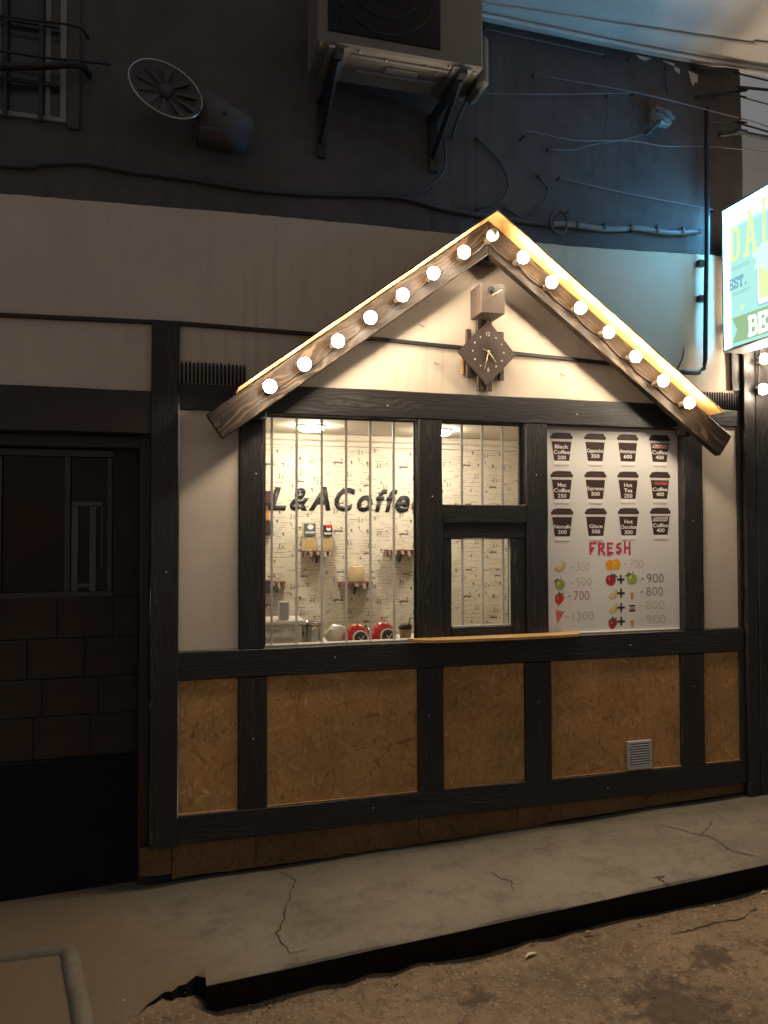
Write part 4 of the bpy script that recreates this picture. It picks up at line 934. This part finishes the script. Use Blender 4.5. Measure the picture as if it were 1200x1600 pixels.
lb = thing('light_bulb_ornament', 'small dark footed holder at the foot of the serving sash', 'ornament', (2.11, D-.04, -.66)); lathe('foot', [(0, 0), (.014, 0), (.014, .045), (0, .046)], 'black', lb, (2.12, D-.04, -.66), 12); lathe('globe', [(.012, 0), (.034, .03), (.036, .055), (.02, .085), (0, .09)], 'glass', lb, (2.12, D-.04, -.615), 18)

# ================================================================== NEIGHBOUR BAR FRONT, SIGN
BF = thing('bar_front', 'dark stained plank column of the neighbouring bar at right edge', 'shop front', (3.75, 0, -1.7))
beam('plank', 3.612, 3.700, -1.72, 1.30, -.020, .05, 'z', 'timber', BF); beam('plank', 3.703, 3.83, -1.72, 1.30, -.024, .05, 'z', 'timber', BF); beam('plank', 3.833, 3.97, -1.72, 1.30, -.020, .05, 'z', 'timber', BF)
for k in range(6): beam('plank', 3.973+.16*k, 4.13+.16*k, -1.72, 1.30, -.022+.003*(k % 2), .05, 'z', 'timber', BF)
beam('hanger_post', 3.535, 3.609, .918, 1.20, .000, .018, 'z', 'timber', BF)
box('foot', 3.60, 4.95, -.028, .05, -1.86, -1.722, M['dark_void'], BF, 0)
string('run of glowing round bulbs on the bar column, last two unseen and added', [(3.713, .920), (3.726, 1.118), (3.745, 1.300), (3.90, 1.40), (4.08, 1.47)], -.075, -.024)  # last two bulbs are unseen, added to light soffit and pavement

SG = thing('blade_sign', 'glowing pale blue green beer sign box jutting out from the wall', 'sign', (3.51, -.02, 1.15))
SX = 3.45
bm = bmesh.new(); s0, s1, zb, ztop = .030, .95, 1.152, 2.082
box_into(bm, SX+.006, 3.60, -s1, -s0, zb, ztop, .004); link('sign_case', bm_mesh(bm, 'sign_case'), M['galv'], SG)
def sign_face():
    b = NB('lit sign face'); tc = b.n('TexCoord'); sp = b.n('SeparateXYZ'); b.set(sp.inputs[0], tc.outputs['Object'])
    # bright top and inner edge, overdriven to throw blue light on the wall
    dl = b.math('SUBTRACT', 1.0, b.math('MULTIPLY', b.math('ABSOLUTE', b.math('ADD', sp.outputs[1], .052)), 15.0))
    dt = b.math('SUBTRACT', 1.0, b.math('MULTIPLY', b.math('ABSOLUTE', b.math('SUBTRACT', sp.outputs[2], 2.072)), 6.0))
    g = b.math('MAXIMUM', b.math('MAXIMUM', dl, dt), 0.0)
    edge_ = b.math('GREATER_THAN', sp.outputs[1], -.062)
    col = b.mix(b.ramp(g, [(0.0, 0.0), (.8, 1.0)]), (.34, .66, .60), (.09, .50, 1.0))
    n = b.noise(b.coord((1, 3, 3), False), 1.6, 2)
    col = b.mix(b.math('MULTIPLY', edge_, b.ramp(n, [(.45, 0.0), (.55, 1.0)])), col, (.18, .62, .95))
    st = b.math('ADD', 1.0, b.math('MULTIPLY', b.math('POWER', g, 2.4), 64.0))
    e = b.n('Emission'); b.i(e, Color=col, Strength=st); b.t.links.new(e.outputs[0], b.out.inputs[0]); return b.m
bm = bmesh.new(); bm.faces.new([bm.verts.new((SX, -a, z)) for a, z in ((s0+.012, zb+.012), (s1-.012, zb+.012), (s1-.012, ztop-.012), (s0+.012, ztop-.012))])
link('lit_face', bm_mesh(bm, 'lit_face'), sign_face(), SG)
bm = bmesh.new(); bm.faces.new([bm.verts.new((3.602, -a, z)) for a, z in ((s0+.012, zb+.012), (s0+.012, ztop-.012), (s1-.012, ztop-.012), (s1-.012, zb+.012))])
link('lit_face', bm_mesh(bm, 'lit_face'), emit('added back glow film', (.62, .92, .95), 2.2), SG)  # unseen back face, added to light the soffit and neighbour side
EM = lambda n, c, k=1.0: emit(n, c, k)
LIME, OLIVE, TEAL, PALE, FOAM, BEER = EM('lit lime film', (.62, .86, .36)), EM('lit olive film', (.26, .40, .22)), EM('lit teal film', (.16, .33, .42)), EM('lit pale film', (.80, .98, .92)), EM('lit foam film', (.55, .88, .82)), EM('lit beer film', (.60, .84, .34))
SLAB = {'D': [[(.12, 0), (.12, 1)], [(0, .96), (.6, .96), (.9, .78), (.9, .22), (.6, .04), (0, .04)]], 'A': [[(.12, 0), (.5, 1)], [(.5, 1), (.88, 0)], [(.25, .32), (.75, .32)], [(-.04, .03), (.30, .03)], [(.70, .03), (1.04, .03)], [(.3, .97), (.6, .97)]],
 'L': [[(.2, 0), (.2, 1)], [(0, .97), (.42, .97)], [(0, .04), (.92, .04), (.92, .3)]], 'E': [[(.15, 0), (.15, 1)], [(0, .95), (.88, .95), (.88, .74)], [(.15, .5), (.62, .5), (.62, .62)], [(.62, .5), (.62, .38)], [(0, .05), (.9, .05), (.9, .28)]],
 'S': [[(.85, .72), (.85, .9), (.6, .96), (.3, .96), (.12, .82), (.15, .62), (.5, .5), (.82, .38), (.86, .18), (.65, .04), (.35, .04), (.13, .1), (.13, .3)]], 'T': [[(.5, 0), (.5, 1)], [(.08, .72), (.08, .95), (.92, .95), (.92, .72)], [(.3, .04), (.7, .04)]],
 'B': [[(.15, 0), (.15, 1)], [(0, .95), (.68, .95), (.85, .8), (.82, .6), (.65, .52), (.15, .52)], [(.65, .52), (.9, .4), (.9, .18), (.72, .05), (0, .05)]], '.': [[(.4, .02), (.4, .14)]]}
def slab_text(s, a0, a1, z0, z1, mt, k, wt):
    n_ = len(s); w_ = (a1-a0)/n_; bm = bmesh.new(); q_ = 0
    for i_, ch in enumerate(s):
        x_ = a0 + w_*(i_+.08)
        for ln in SLAB[ch]:
            for q in stroke([(x_+w_*.84*a, z0+(z1-z0)*b) for a, b in ln], wt):
                bm.faces.new([bm.verts.new((-.00003*q_, -p[0], p[1])) for p in q]); q_ += 1
    return link('lettering', bm_mesh(bm, 'lettering'), mt, SG, (SX-.0012*k, 0, 0))
def btext(s, a0, a1, z0, z1, mt, k=1, bold=.03): text('lettering', s, a0, a1, z0, z1, 0, mt, SG, bold, plane='blade', X=SX-.0012*k)
def bpoly(name, pts, mt, k=1):
    bm = bmesh.new(); bm.faces.new([bm.verts.new((0, -a, z)) for a, z in pts]); return link(name, bm_mesh(bm, name), mt, SG, (SX-.0012*k, 0, 0))
slab_text('D', .105, .195, 1.716, 1.925, LIME, 1, .026); slab_text('A', .226, .340, 1.710, 1.985, LIME, 1, .026); slab_text('L', .374, .465, 1.722, 2.005, LIME, 1, .028)
slab_text('EST.', .090, .262, 1.536, 1.602, TEAL, 1, .0135)
for zz in (1.655, 1.668, 1.505, 1.492): bpoly('rule_line', [(.110, zz), (.274, zz), (.274, zz+.0035), (.110, zz+.0035)], TEAL)
bpoly('star_mark', [(.204+(.024 if k % 2 == 0 else .010)*math.sin(math.pi*k/5), 1.400+(.024 if k % 2 == 0 else .010)*math.cos(math.pi*k/5)) for k in range(10)], LIME)
bpoly('mug_outline', [(.332, 1.625), (.56, 1.625), (.56, 1.385), (.545, 1.368), (.345, 1.368), (.332, 1.385)], TEAL, 1); bpoly('mug_glass', [(.337, 1.62), (.555, 1.62), (.555, 1.390), (.542, 1.374), (.349, 1.374), (.337, 1.390)], PALE, 2); bpoly('mug_beer', [(.352, 1.60), (.540, 1.60), (.540, 1.41), (.352, 1.41)], BEER, 3)
foam = [(.318, 1.600)] + [(.318+.025*math.sin(k*.9)+.0*k-.004*k, 1.62+.018*k) for k in range(5)] + [(.345, 1.715), (.385, 1.74), (.43, 1.735), (.48, 1.75), (.53, 1.735), (.57, 1.70), (.58, 1.64), (.56, 1.605), (.50, 1.625), (.47, 1.57), (.45, 1.62), (.40, 1.55), (.385, 1.61), (.35, 1.60)]
bpoly('mug_foam', foam, FOAM, 4)
for hx in (.60,): bpoly('mug_handle', [(.56, 1.59), (.62, 1.58), (.64, 1.53), (.63, 1.45), (.56, 1.42), (.56, 1.445), (.605, 1.465), (.615, 1.53), (.60, 1.56), (.56, 1.565)], TEAL, 2)
bpoly('banner', [(.112, 1.352), (.157, 1.270), (.115, 1.191), (.80, 1.178), (.76, 1.262), (.80, 1.345)], OLIVE, 1)
slab_text('BE', .254, .420, 1.204, 1.322, PALE, 2, .025)
for a in ((s0, s0+.014, zb, ztop), (s1-.014, s1, zb, ztop), (s0+.014, s1-.014, zb, zb+.014), (s0+.014, s1-.014, ztop-.014, ztop)):
    box('face_rim', SX-.006, SX+.005, -a[1], -a[0], a[2], a[3], M['grey_metal'], SG, .001)
box('mount_arm', 3.50, 3.55, -.029, .051, 1.75, 1.80, M['black_metal'], SG, .002); box('mount_arm', 3.50, 3.55, -.029, .019, 1.30, 1.35, M['black_metal'], SG, .002)

# ================================================================== THINGS ON THE UPPER WALL
AC = thing('air_conditioner', 'beige outdoor air conditioner unit on brackets high on the dark wall', 'air conditioner', (1.16, .05, 2.45))
ax0, ax1, ay0, ay1, az0, az1 = .712, 1.608, -.45, -.13, 2.467, 3.15
bm = bmesh.new(); box_into(bm, ax0, ax1, ay0, ay1, az0, az1, .012); link('casing', bm_mesh(bm, 'casing'), M['ac'], AC)
gx0, gx1, gz0, gz1 = .762, 1.364, 2.528, 3.11
box('grille_back', gx0, gx1, ay0-.003, ay0-.0005, gz0, gz1, M['dark_void'], AC, 0)
bm = bmesh.new()
for k in range(64): x = gx0 + (gx1-gx0)*(k+.5)/64; box_into(bm, x-.0017, x+.0017, ay0-.010, ay0-.0035, gz0+.004, gz1-.004)
for k in range(9): z = gz0 + (gz1-gz0)*(k+.5)/9; box_into(bm, gx0, gx1, ay0-.0035, ay0-.0030, z-.002, z+.002)
o = link('grille_wires', bm_mesh(bm, 'grille_wires'), M['black_metal'], AC); o['kind'] = 'stuff'
for r0 in (.10, .19, .275):
    bm = bmesh.new(); tube_into(bm, [(1.063+r0*math.cos(2*math.pi*k/40), ay0-.012, 2.83+r0*math.sin(2*math.pi*k/40)) for k in range(41)], .003, 5); link('fan_guard_ring', bm_mesh(bm, 'fan_guard_ring', True), M['black_metal'], AC)
bm = bmesh.new(); box_into(bm, 1.6085, 1.668, -.40, -.17, 2.415, 2.70, .022); link('valve_cover', bm_mesh(bm, 'valve_cover'), M['ac'], AC)
for x in (.80, 1.47):
    box('bracket', x, x+.045, -.46, .05, 2.418, 2.452, M['black_metal'], AC, .003)
    bm = bmesh.new(); tube_into(bm, [(x+.022, -.40, 2.415), (x+.022, .045, 2.20)], .018, 4); link('brace', bm_mesh(bm, 'brace'), M['black_metal'], AC)
    box('wall_plate', x-.004, x+.049, .030, .051, 2.12, 2.46, M['black_metal'], AC, .002)
    box('foot_rail', x-.03, x+.075, -.44, -.14, 2.4525, 2.466, M['galv'], AC, .002)
box('base_rib', .90, 1.43, -.40, -.385, 2.455, 2.466, M['galv'], AC, .002); box('base_rib', .95, 1.40, -.28, -.262, 2.455, 2.466, M['galv'], AC, .002); box('drain_plate', 1.10, 1.28, -.34, -.29, 2.456, 2.4665, M['galv'], AC, .002)
for x, y in ((.93, -.43), (1.08, -.40), (1.14, -.34), (1.30, -.40), (1.37, -.36), (1.42, -.43), (1.57, -.42), (1.25, -.30)): lathe('bolt', [(0, 0), (.008, 0), (.008, .014), (0, .014)], 'galv', AC, (x, y, 2.4535), 6)
tube('refrigerant_pipe', [(1.60, -.22, 2.42), (1.58, -.14, 2.36), (1.60, .0, 2.33), (1.62, .045, 2.36)], .010, 'cable', AC, 8)
tube('refrigerant_pipe', [(1.55, .02, 2.36), (1.56, .025, 2.15), (1.45, .03, 2.02), (1.30, .03, 1.955)], .008, 'cable', AC, 8)

VF = thing('wall_ventilator', 'dim round ventilator with radial spokes and tapered housing on dark wall', 'ventilator', (-.02, -.2, 2.22))
rotv = Matrix.Rotation(R(12), 3, 'Z') @ Matrix.Rotation(R(-14), 3, 'X') @ Matrix.Rotation(R(28), 3, 'Y')
cen = Vector((-.022, -.26, 2.216)); Rr = .186
def vt(p): return rotv @ Vector(p)
bm = bmesh.new(); n = 40
tube_into(bm, [vt((Rr*math.cos(2*math.pi*k/n), 0, Rr*.83*math.sin(2*math.pi*k/n))) for k in range(n+1)], .0045, 6); link('rim', bm_mesh(bm, 'rim', True), M['galv'], VF, cen)
for k in range(10):
    a = 2*math.pi*k/10; bm = bmesh.new(); da = .16
    ps = [vt((.03*math.cos(a), .02, .03*math.sin(a))), vt((Rr*.90*math.cos(a-da), .003, Rr*.74*math.sin(a-da))), vt((Rr*.90*math.cos(a+da), .022, Rr*.74*math.sin(a+da)))]
    bm.faces.new([bm.verts.new(p) for p in ps]); ex = bmesh.ops.extrude_face_region(bm, geom=list(bm.faces)); bmesh.ops.translate(bm, vec=vt((0, .004, 0)), verts=[g for g in ex['geom'] if isinstance(g, bmesh.types.BMVert)])
    link('blade', bm_mesh(bm, 'blade'), M['upper'], VF, cen)
bm = bmesh.new(); lathe_into(bm, [(0, -.012), (.028, -.008), (.03, .05), (0, .05)], 14, axis='y')
for v in bm.verts: v.co = vt(v.co)
link('hub', bm_mesh(bm, 'hub', True), M['upper'], VF, cen)
bm = bmesh.new(); lathe_into(bm, [(0, .045), (Rr*.80, .035), (Rr*.97, .0), (Rr*.95, .0), (Rr*.78, .03), (0, .04)], 32, axis='y')
for v in bm.verts: v.co = vt((v.co.x, v.co.y, v.co.z*.84))
link('back_dish', bm_mesh(bm, 'back_dish', True), M['upper'], VF, cen)
bm = bmesh.new()
q0 = [(.13, -.20, 2.30), (.13, -.20, 2.075), (.13, .02, 2.075), (.13, .02, 2.32)]; q1 = [(.42, -.18, 2.185), (.415, -.18, 2.085), (.415, .02, 2.07), (.42, .02, 2.19)]
A_ = [bm.verts.new(p) for p in q0]; B_ = [bm.verts.new(p) for p in q1]
for k in range(4): bm.faces.new((A_[k], A_[(k+1) % 4], B_[(k+1) % 4], B_[k]))
bm.faces.new(A_); bm.faces.new(list(reversed(B_))); bmesh.ops.bevel(bm, geom=list(bm.edges), offset=.012, segments=2, affect='EDGES')
link('housing', bm_mesh(bm, 'housing', True), plaster('dull housing paint', (.12, .11, .115), .15), VF)
lathe('screw', [(0, -.004), (.012, -.003), (.013, .01)], 'black', VF, (.27, -.193, 2.17), 12, 'y')

def cable(name, pts, y, r, mat, lab, cat='cable', group=None, seg=6):
    P_ = [(p[0], y if len(p) == 2 else p[2], p[1]) for p in pts]
    o = tag(tube(name, P_, r, mat, None, seg), lab, cat, group)
    for q in (0, -1):      # staples where an end is fixed to the wall
        if abs(P_[q][1]-.03) < .045 and -1 < P_[q][0] < 3.6: box('staple', P_[q][0]-.005, P_[q][0]+.005, min(P_[q][1]-r-.002, .03), .052 if P_[q][2] > 1.72 else .02, P_[q][2]-.006, P_[q][2]+.006, M['black'], o, .001)
    return o
cable('wall_cable', [(-2.2, 1.85), (-.825, 1.868), (-.647, 1.895), (-.434, 1.926), (-.214, 1.913), (.112, 1.906), (.452, 1.891), (.808, 1.905), (1.18, 1.941), (1.334, 1.940), (1.57, 1.905), (1.95, 1.89), (2.26, 1.885)], .033, .015, 'cable', 'thick dark cable sagging along the wall above the cream band', seg=8)
cd = thing('conduit', 'ribbed grey conduit running to the pipe at upper right', 'conduit', (2.26, .03, 1.88))
n = 46; pts = []; rr = []
for k in range(n*2+1):
    t = k/(n*2); pts.append((2.26+t*1.07, .026, 1.884+.058*t+.007*math.sin(t*14))); rr.append(.020 if k % 2 else .0155)
bm = bmesh.new(); tube_into(bm, [Vector(p)-Vector((2.26, .03, 1.88)) for p in pts], rr, 10); link('ribbed_tube', bm_mesh(bm, 'ribbed_tube', True), M['cable_light'], cd, (2.26, .03, 1.88))
tube('coil', [(2.30+.055*math.cos(a), .015, 1.90+.075*math.sin(a)) for a in [k*.45 for k in range(18)]], .007, 'cable', cd, 6)
for k in range(5): box('clip', 2.42+.19*k, 2.435+.19*k, .002, .05, 1.868+.058*(.15+.18*k), 1.912+.058*(.15+.18*k), M['cable'], cd, .001)
cable('wire', [(1.765, 2.63), (2.269, 2.70), (2.843, 2.797)], .030, .003, 'cable_light', 'thin straight wire climbing right of the air conditioner')
cable('wire', [(2.143, 2.804, .03), (2.831, 2.742, -.06), (3.626, 2.689, -.06), (4.4, 2.64, -.06), (7, 2.75, -.2)], 0, .0034, 'cable_light', 'long wire crossing the connector box and the wall corner')
cable('wire', [(2.057, 2.39), (2.091, 2.424), (2.397, 2.409), (2.765, 2.457), (3.044, 2.46), (3.332, 2.495), (3.822, 2.524), (6.5, 2.62)], -.012, .0034, 'cable_light', 'pale drooping wire below the connector box')
cable('wire', [(2.965, 2.559), (2.746, 2.479), (2.542, 2.423), (2.408, 2.372), (2.242, 2.358)], .036, .003, 'cable_light', 'short wire hanging down left from the connector box')
cable('wire', [(2.657, 2.753), (2.636, 2.519), (2.552, 2.254), (2.364, 1.976)], .030, .003, 'cable', 'thin wire falling in a long arc to the conduit coil')
cable('wire', [(1.771, 2.36), (1.919, 2.237), (1.972, 2.096), (1.909, 1.988), (1.769, 1.929)], .036, .006, 'cable', 'dark looped wire right above the gable peak')
cable('wire', [(2.176, 2.18), (2.236, 2.10), (2.192, 1.989), (2.089, 1.907), (1.946, 1.957)], .036, .006, 'cable', 'dark hooked wire between the gable peak and conduit coil')
cable('wire', [(2.308, 2.179), (2.729, 2.142), (3.438, 2.105)], .022, .0034, 'cable_light', 'thin wire slanting down towards the lit sign')
cable('wire', [(1.816, 3.031), (2.295, 3.016), (2.641, 3.007)], .026, .003, 'cable_light', 'lower of two wires just under the soffit edge')
cable('wire', [(1.60, 3.07), (1.817, 3.055), (2.191, 3.040), (2.815, 3.018)], .030, .004, 'cable', 'upper of two wires just under the soffit edge')
cable('wire', [(3.30, 3.04, .04), (3.566, 3.017, -.05), (3.813, 2.984, -.05), (6.5, 2.75, -.3)], 0, .006, 'cable', 'topmost wire leaving the dark corner under the soffit')
cable('wire', [(3.32, 2.853, .045), (3.647, 2.899, -.04), (3.82, 2.922, -.05), (6.5, 3.0, -.2)], 0, .009, 'black', 'thick black wire leaving level across the pale wall')
cable('wire', [(3.476, 2.883, .04), (3.655, 2.859, -.03), (3.828, 2.838, -.03), (6.5, 2.6, -.1)], 0, .004, 'cable', 'faint thin wire second down across the pale wall')
cable('wire', [(3.407, 2.70, .04), (3.635, 2.676, -.05), (3.807, 2.640, -.05), (6.5, 2.3, -.2)], 0, .006, 'cable', 'wire dropping steeply across the pale wall')
cable('wire', [(3.50, 2.620, .045), (3.634, 2.612, -.05), (3.806, 2.598, -.05), (6.5, 2.45, -.2)], 0, .014, 'cable', 'thickest bundle of wires leaving the dark corner')
cable('wire_bundle', [(-2.2, 2.24), (-.92, 2.31), (-.806, 2.322), (-.633, 2.348), (-.46, 2.385), (-.41, 2.388, .02)], -.06, .018, 'black', 'thick black wire bundle crossing the barred window', seg=8)
cable('wire', [(-2.2, 2.42), (-.925, 2.41), (-.637, 2.408), (-.488, 2.417), (-.30, 2.425)], -.04, .006, 'black', 'thin black wire above the bundle at the barred window')
cable('wire', [(-2.2, 2.58), (-.87, 2.592), (-.489, 2.604), (-.42, 2.602, .04)], -.03, .006, 'black', 'topmost thin wire on the barred window')
# gas pipe with its bend
GP = thing('gas_pipe', 'black pipe dropping beside the sign and bending left over blue lit plaster', 'pipe', (3.33, -.03, 1.0))
px = [(3.357, 2.75), (3.352, 2.40), (3.346, 1.933), (3.330, 1.50), (3.320, 1.10)] + [(3.320-.072*(1-math.cos(a)), 1.085-.072*math.sin(a)) for a in [math.pi/2*k/5 for k in range(1, 6)]] + [(3.18, 1.012), (3.085, 1.010)]
bm = bmesh.new(); tube_into(bm, [Vector((x, -.02, z))-Vector((3.33, -.03, 1.0)) for x, z in px], .0165, 10); link('pipe_run', bm_mesh(bm, 'pipe_run', True), M['black_metal'], GP, (3.33, -.03, 1.0))
for z in (1.73, 1.50): box('pipe_clamp', 3.285, 3.335, -.022, .019, z-.02, z+.02, M['black_metal'], GP, .002)
tube('hook', [(3.115, .0, 1.02), (3.135, -.03, 1.09), (3.155, -.03, 1.16), (3.170, -.02, 1.165)], .006, 'black_metal', GP, 6)
# broken connector box
JB = thing('connector_box', 'broken grey cable connector dangling under a rusty patch of wall', 'connector', (3.03, .03, 2.65))
poly('rusty_patch', [(2.96, 2.72), (2.97, 2.86), (3.03, 2.87), (3.09, 2.83), (3.12, 2.78), (3.10, 2.71)], .0475, ink((.11, .062, .045), .8, 'rust'), JB, .006)
bm = bmesh.new(); box_into(bm, 2.955, 3.10, -.02, .045, 2.60, 2.70, .015); link('box_shell', bm_mesh(bm, 'box_shell'), M['grey_metal'], JB)
tube('lead', [(2.96, -.03, 2.69), (3.02, -.045, 2.665), (3.09, -.04, 2.63)], .011, 'cable_light', JB, 8); tube('lead', [(2.95, -.03, 2.65), (2.99, -.05, 2.63), (3.04, -.04, 2.60), (3.07, -.02, 2.615)], .010, 'cable_light', JB, 8); tube('lead', [(3.0, -.02, 2.61), (2.95, .0, 2.56), (2.93, .03, 2.54)], .014, 'cable', JB, 8)
tube('lead', [(3.09, .02, 2.82), (3.085, .03, 2.92), (3.09, .04, 3.02)], .006, 'cable', JB, 6)
box('terminal', 2.985, 3.03, -.034, -.0195, 2.645, 2.69, M['cable_light'], JB, .004); box('terminal', 3.04, 3.075, -.030, -.0195, 2.62, 2.66, M['galv'], JB, .004)
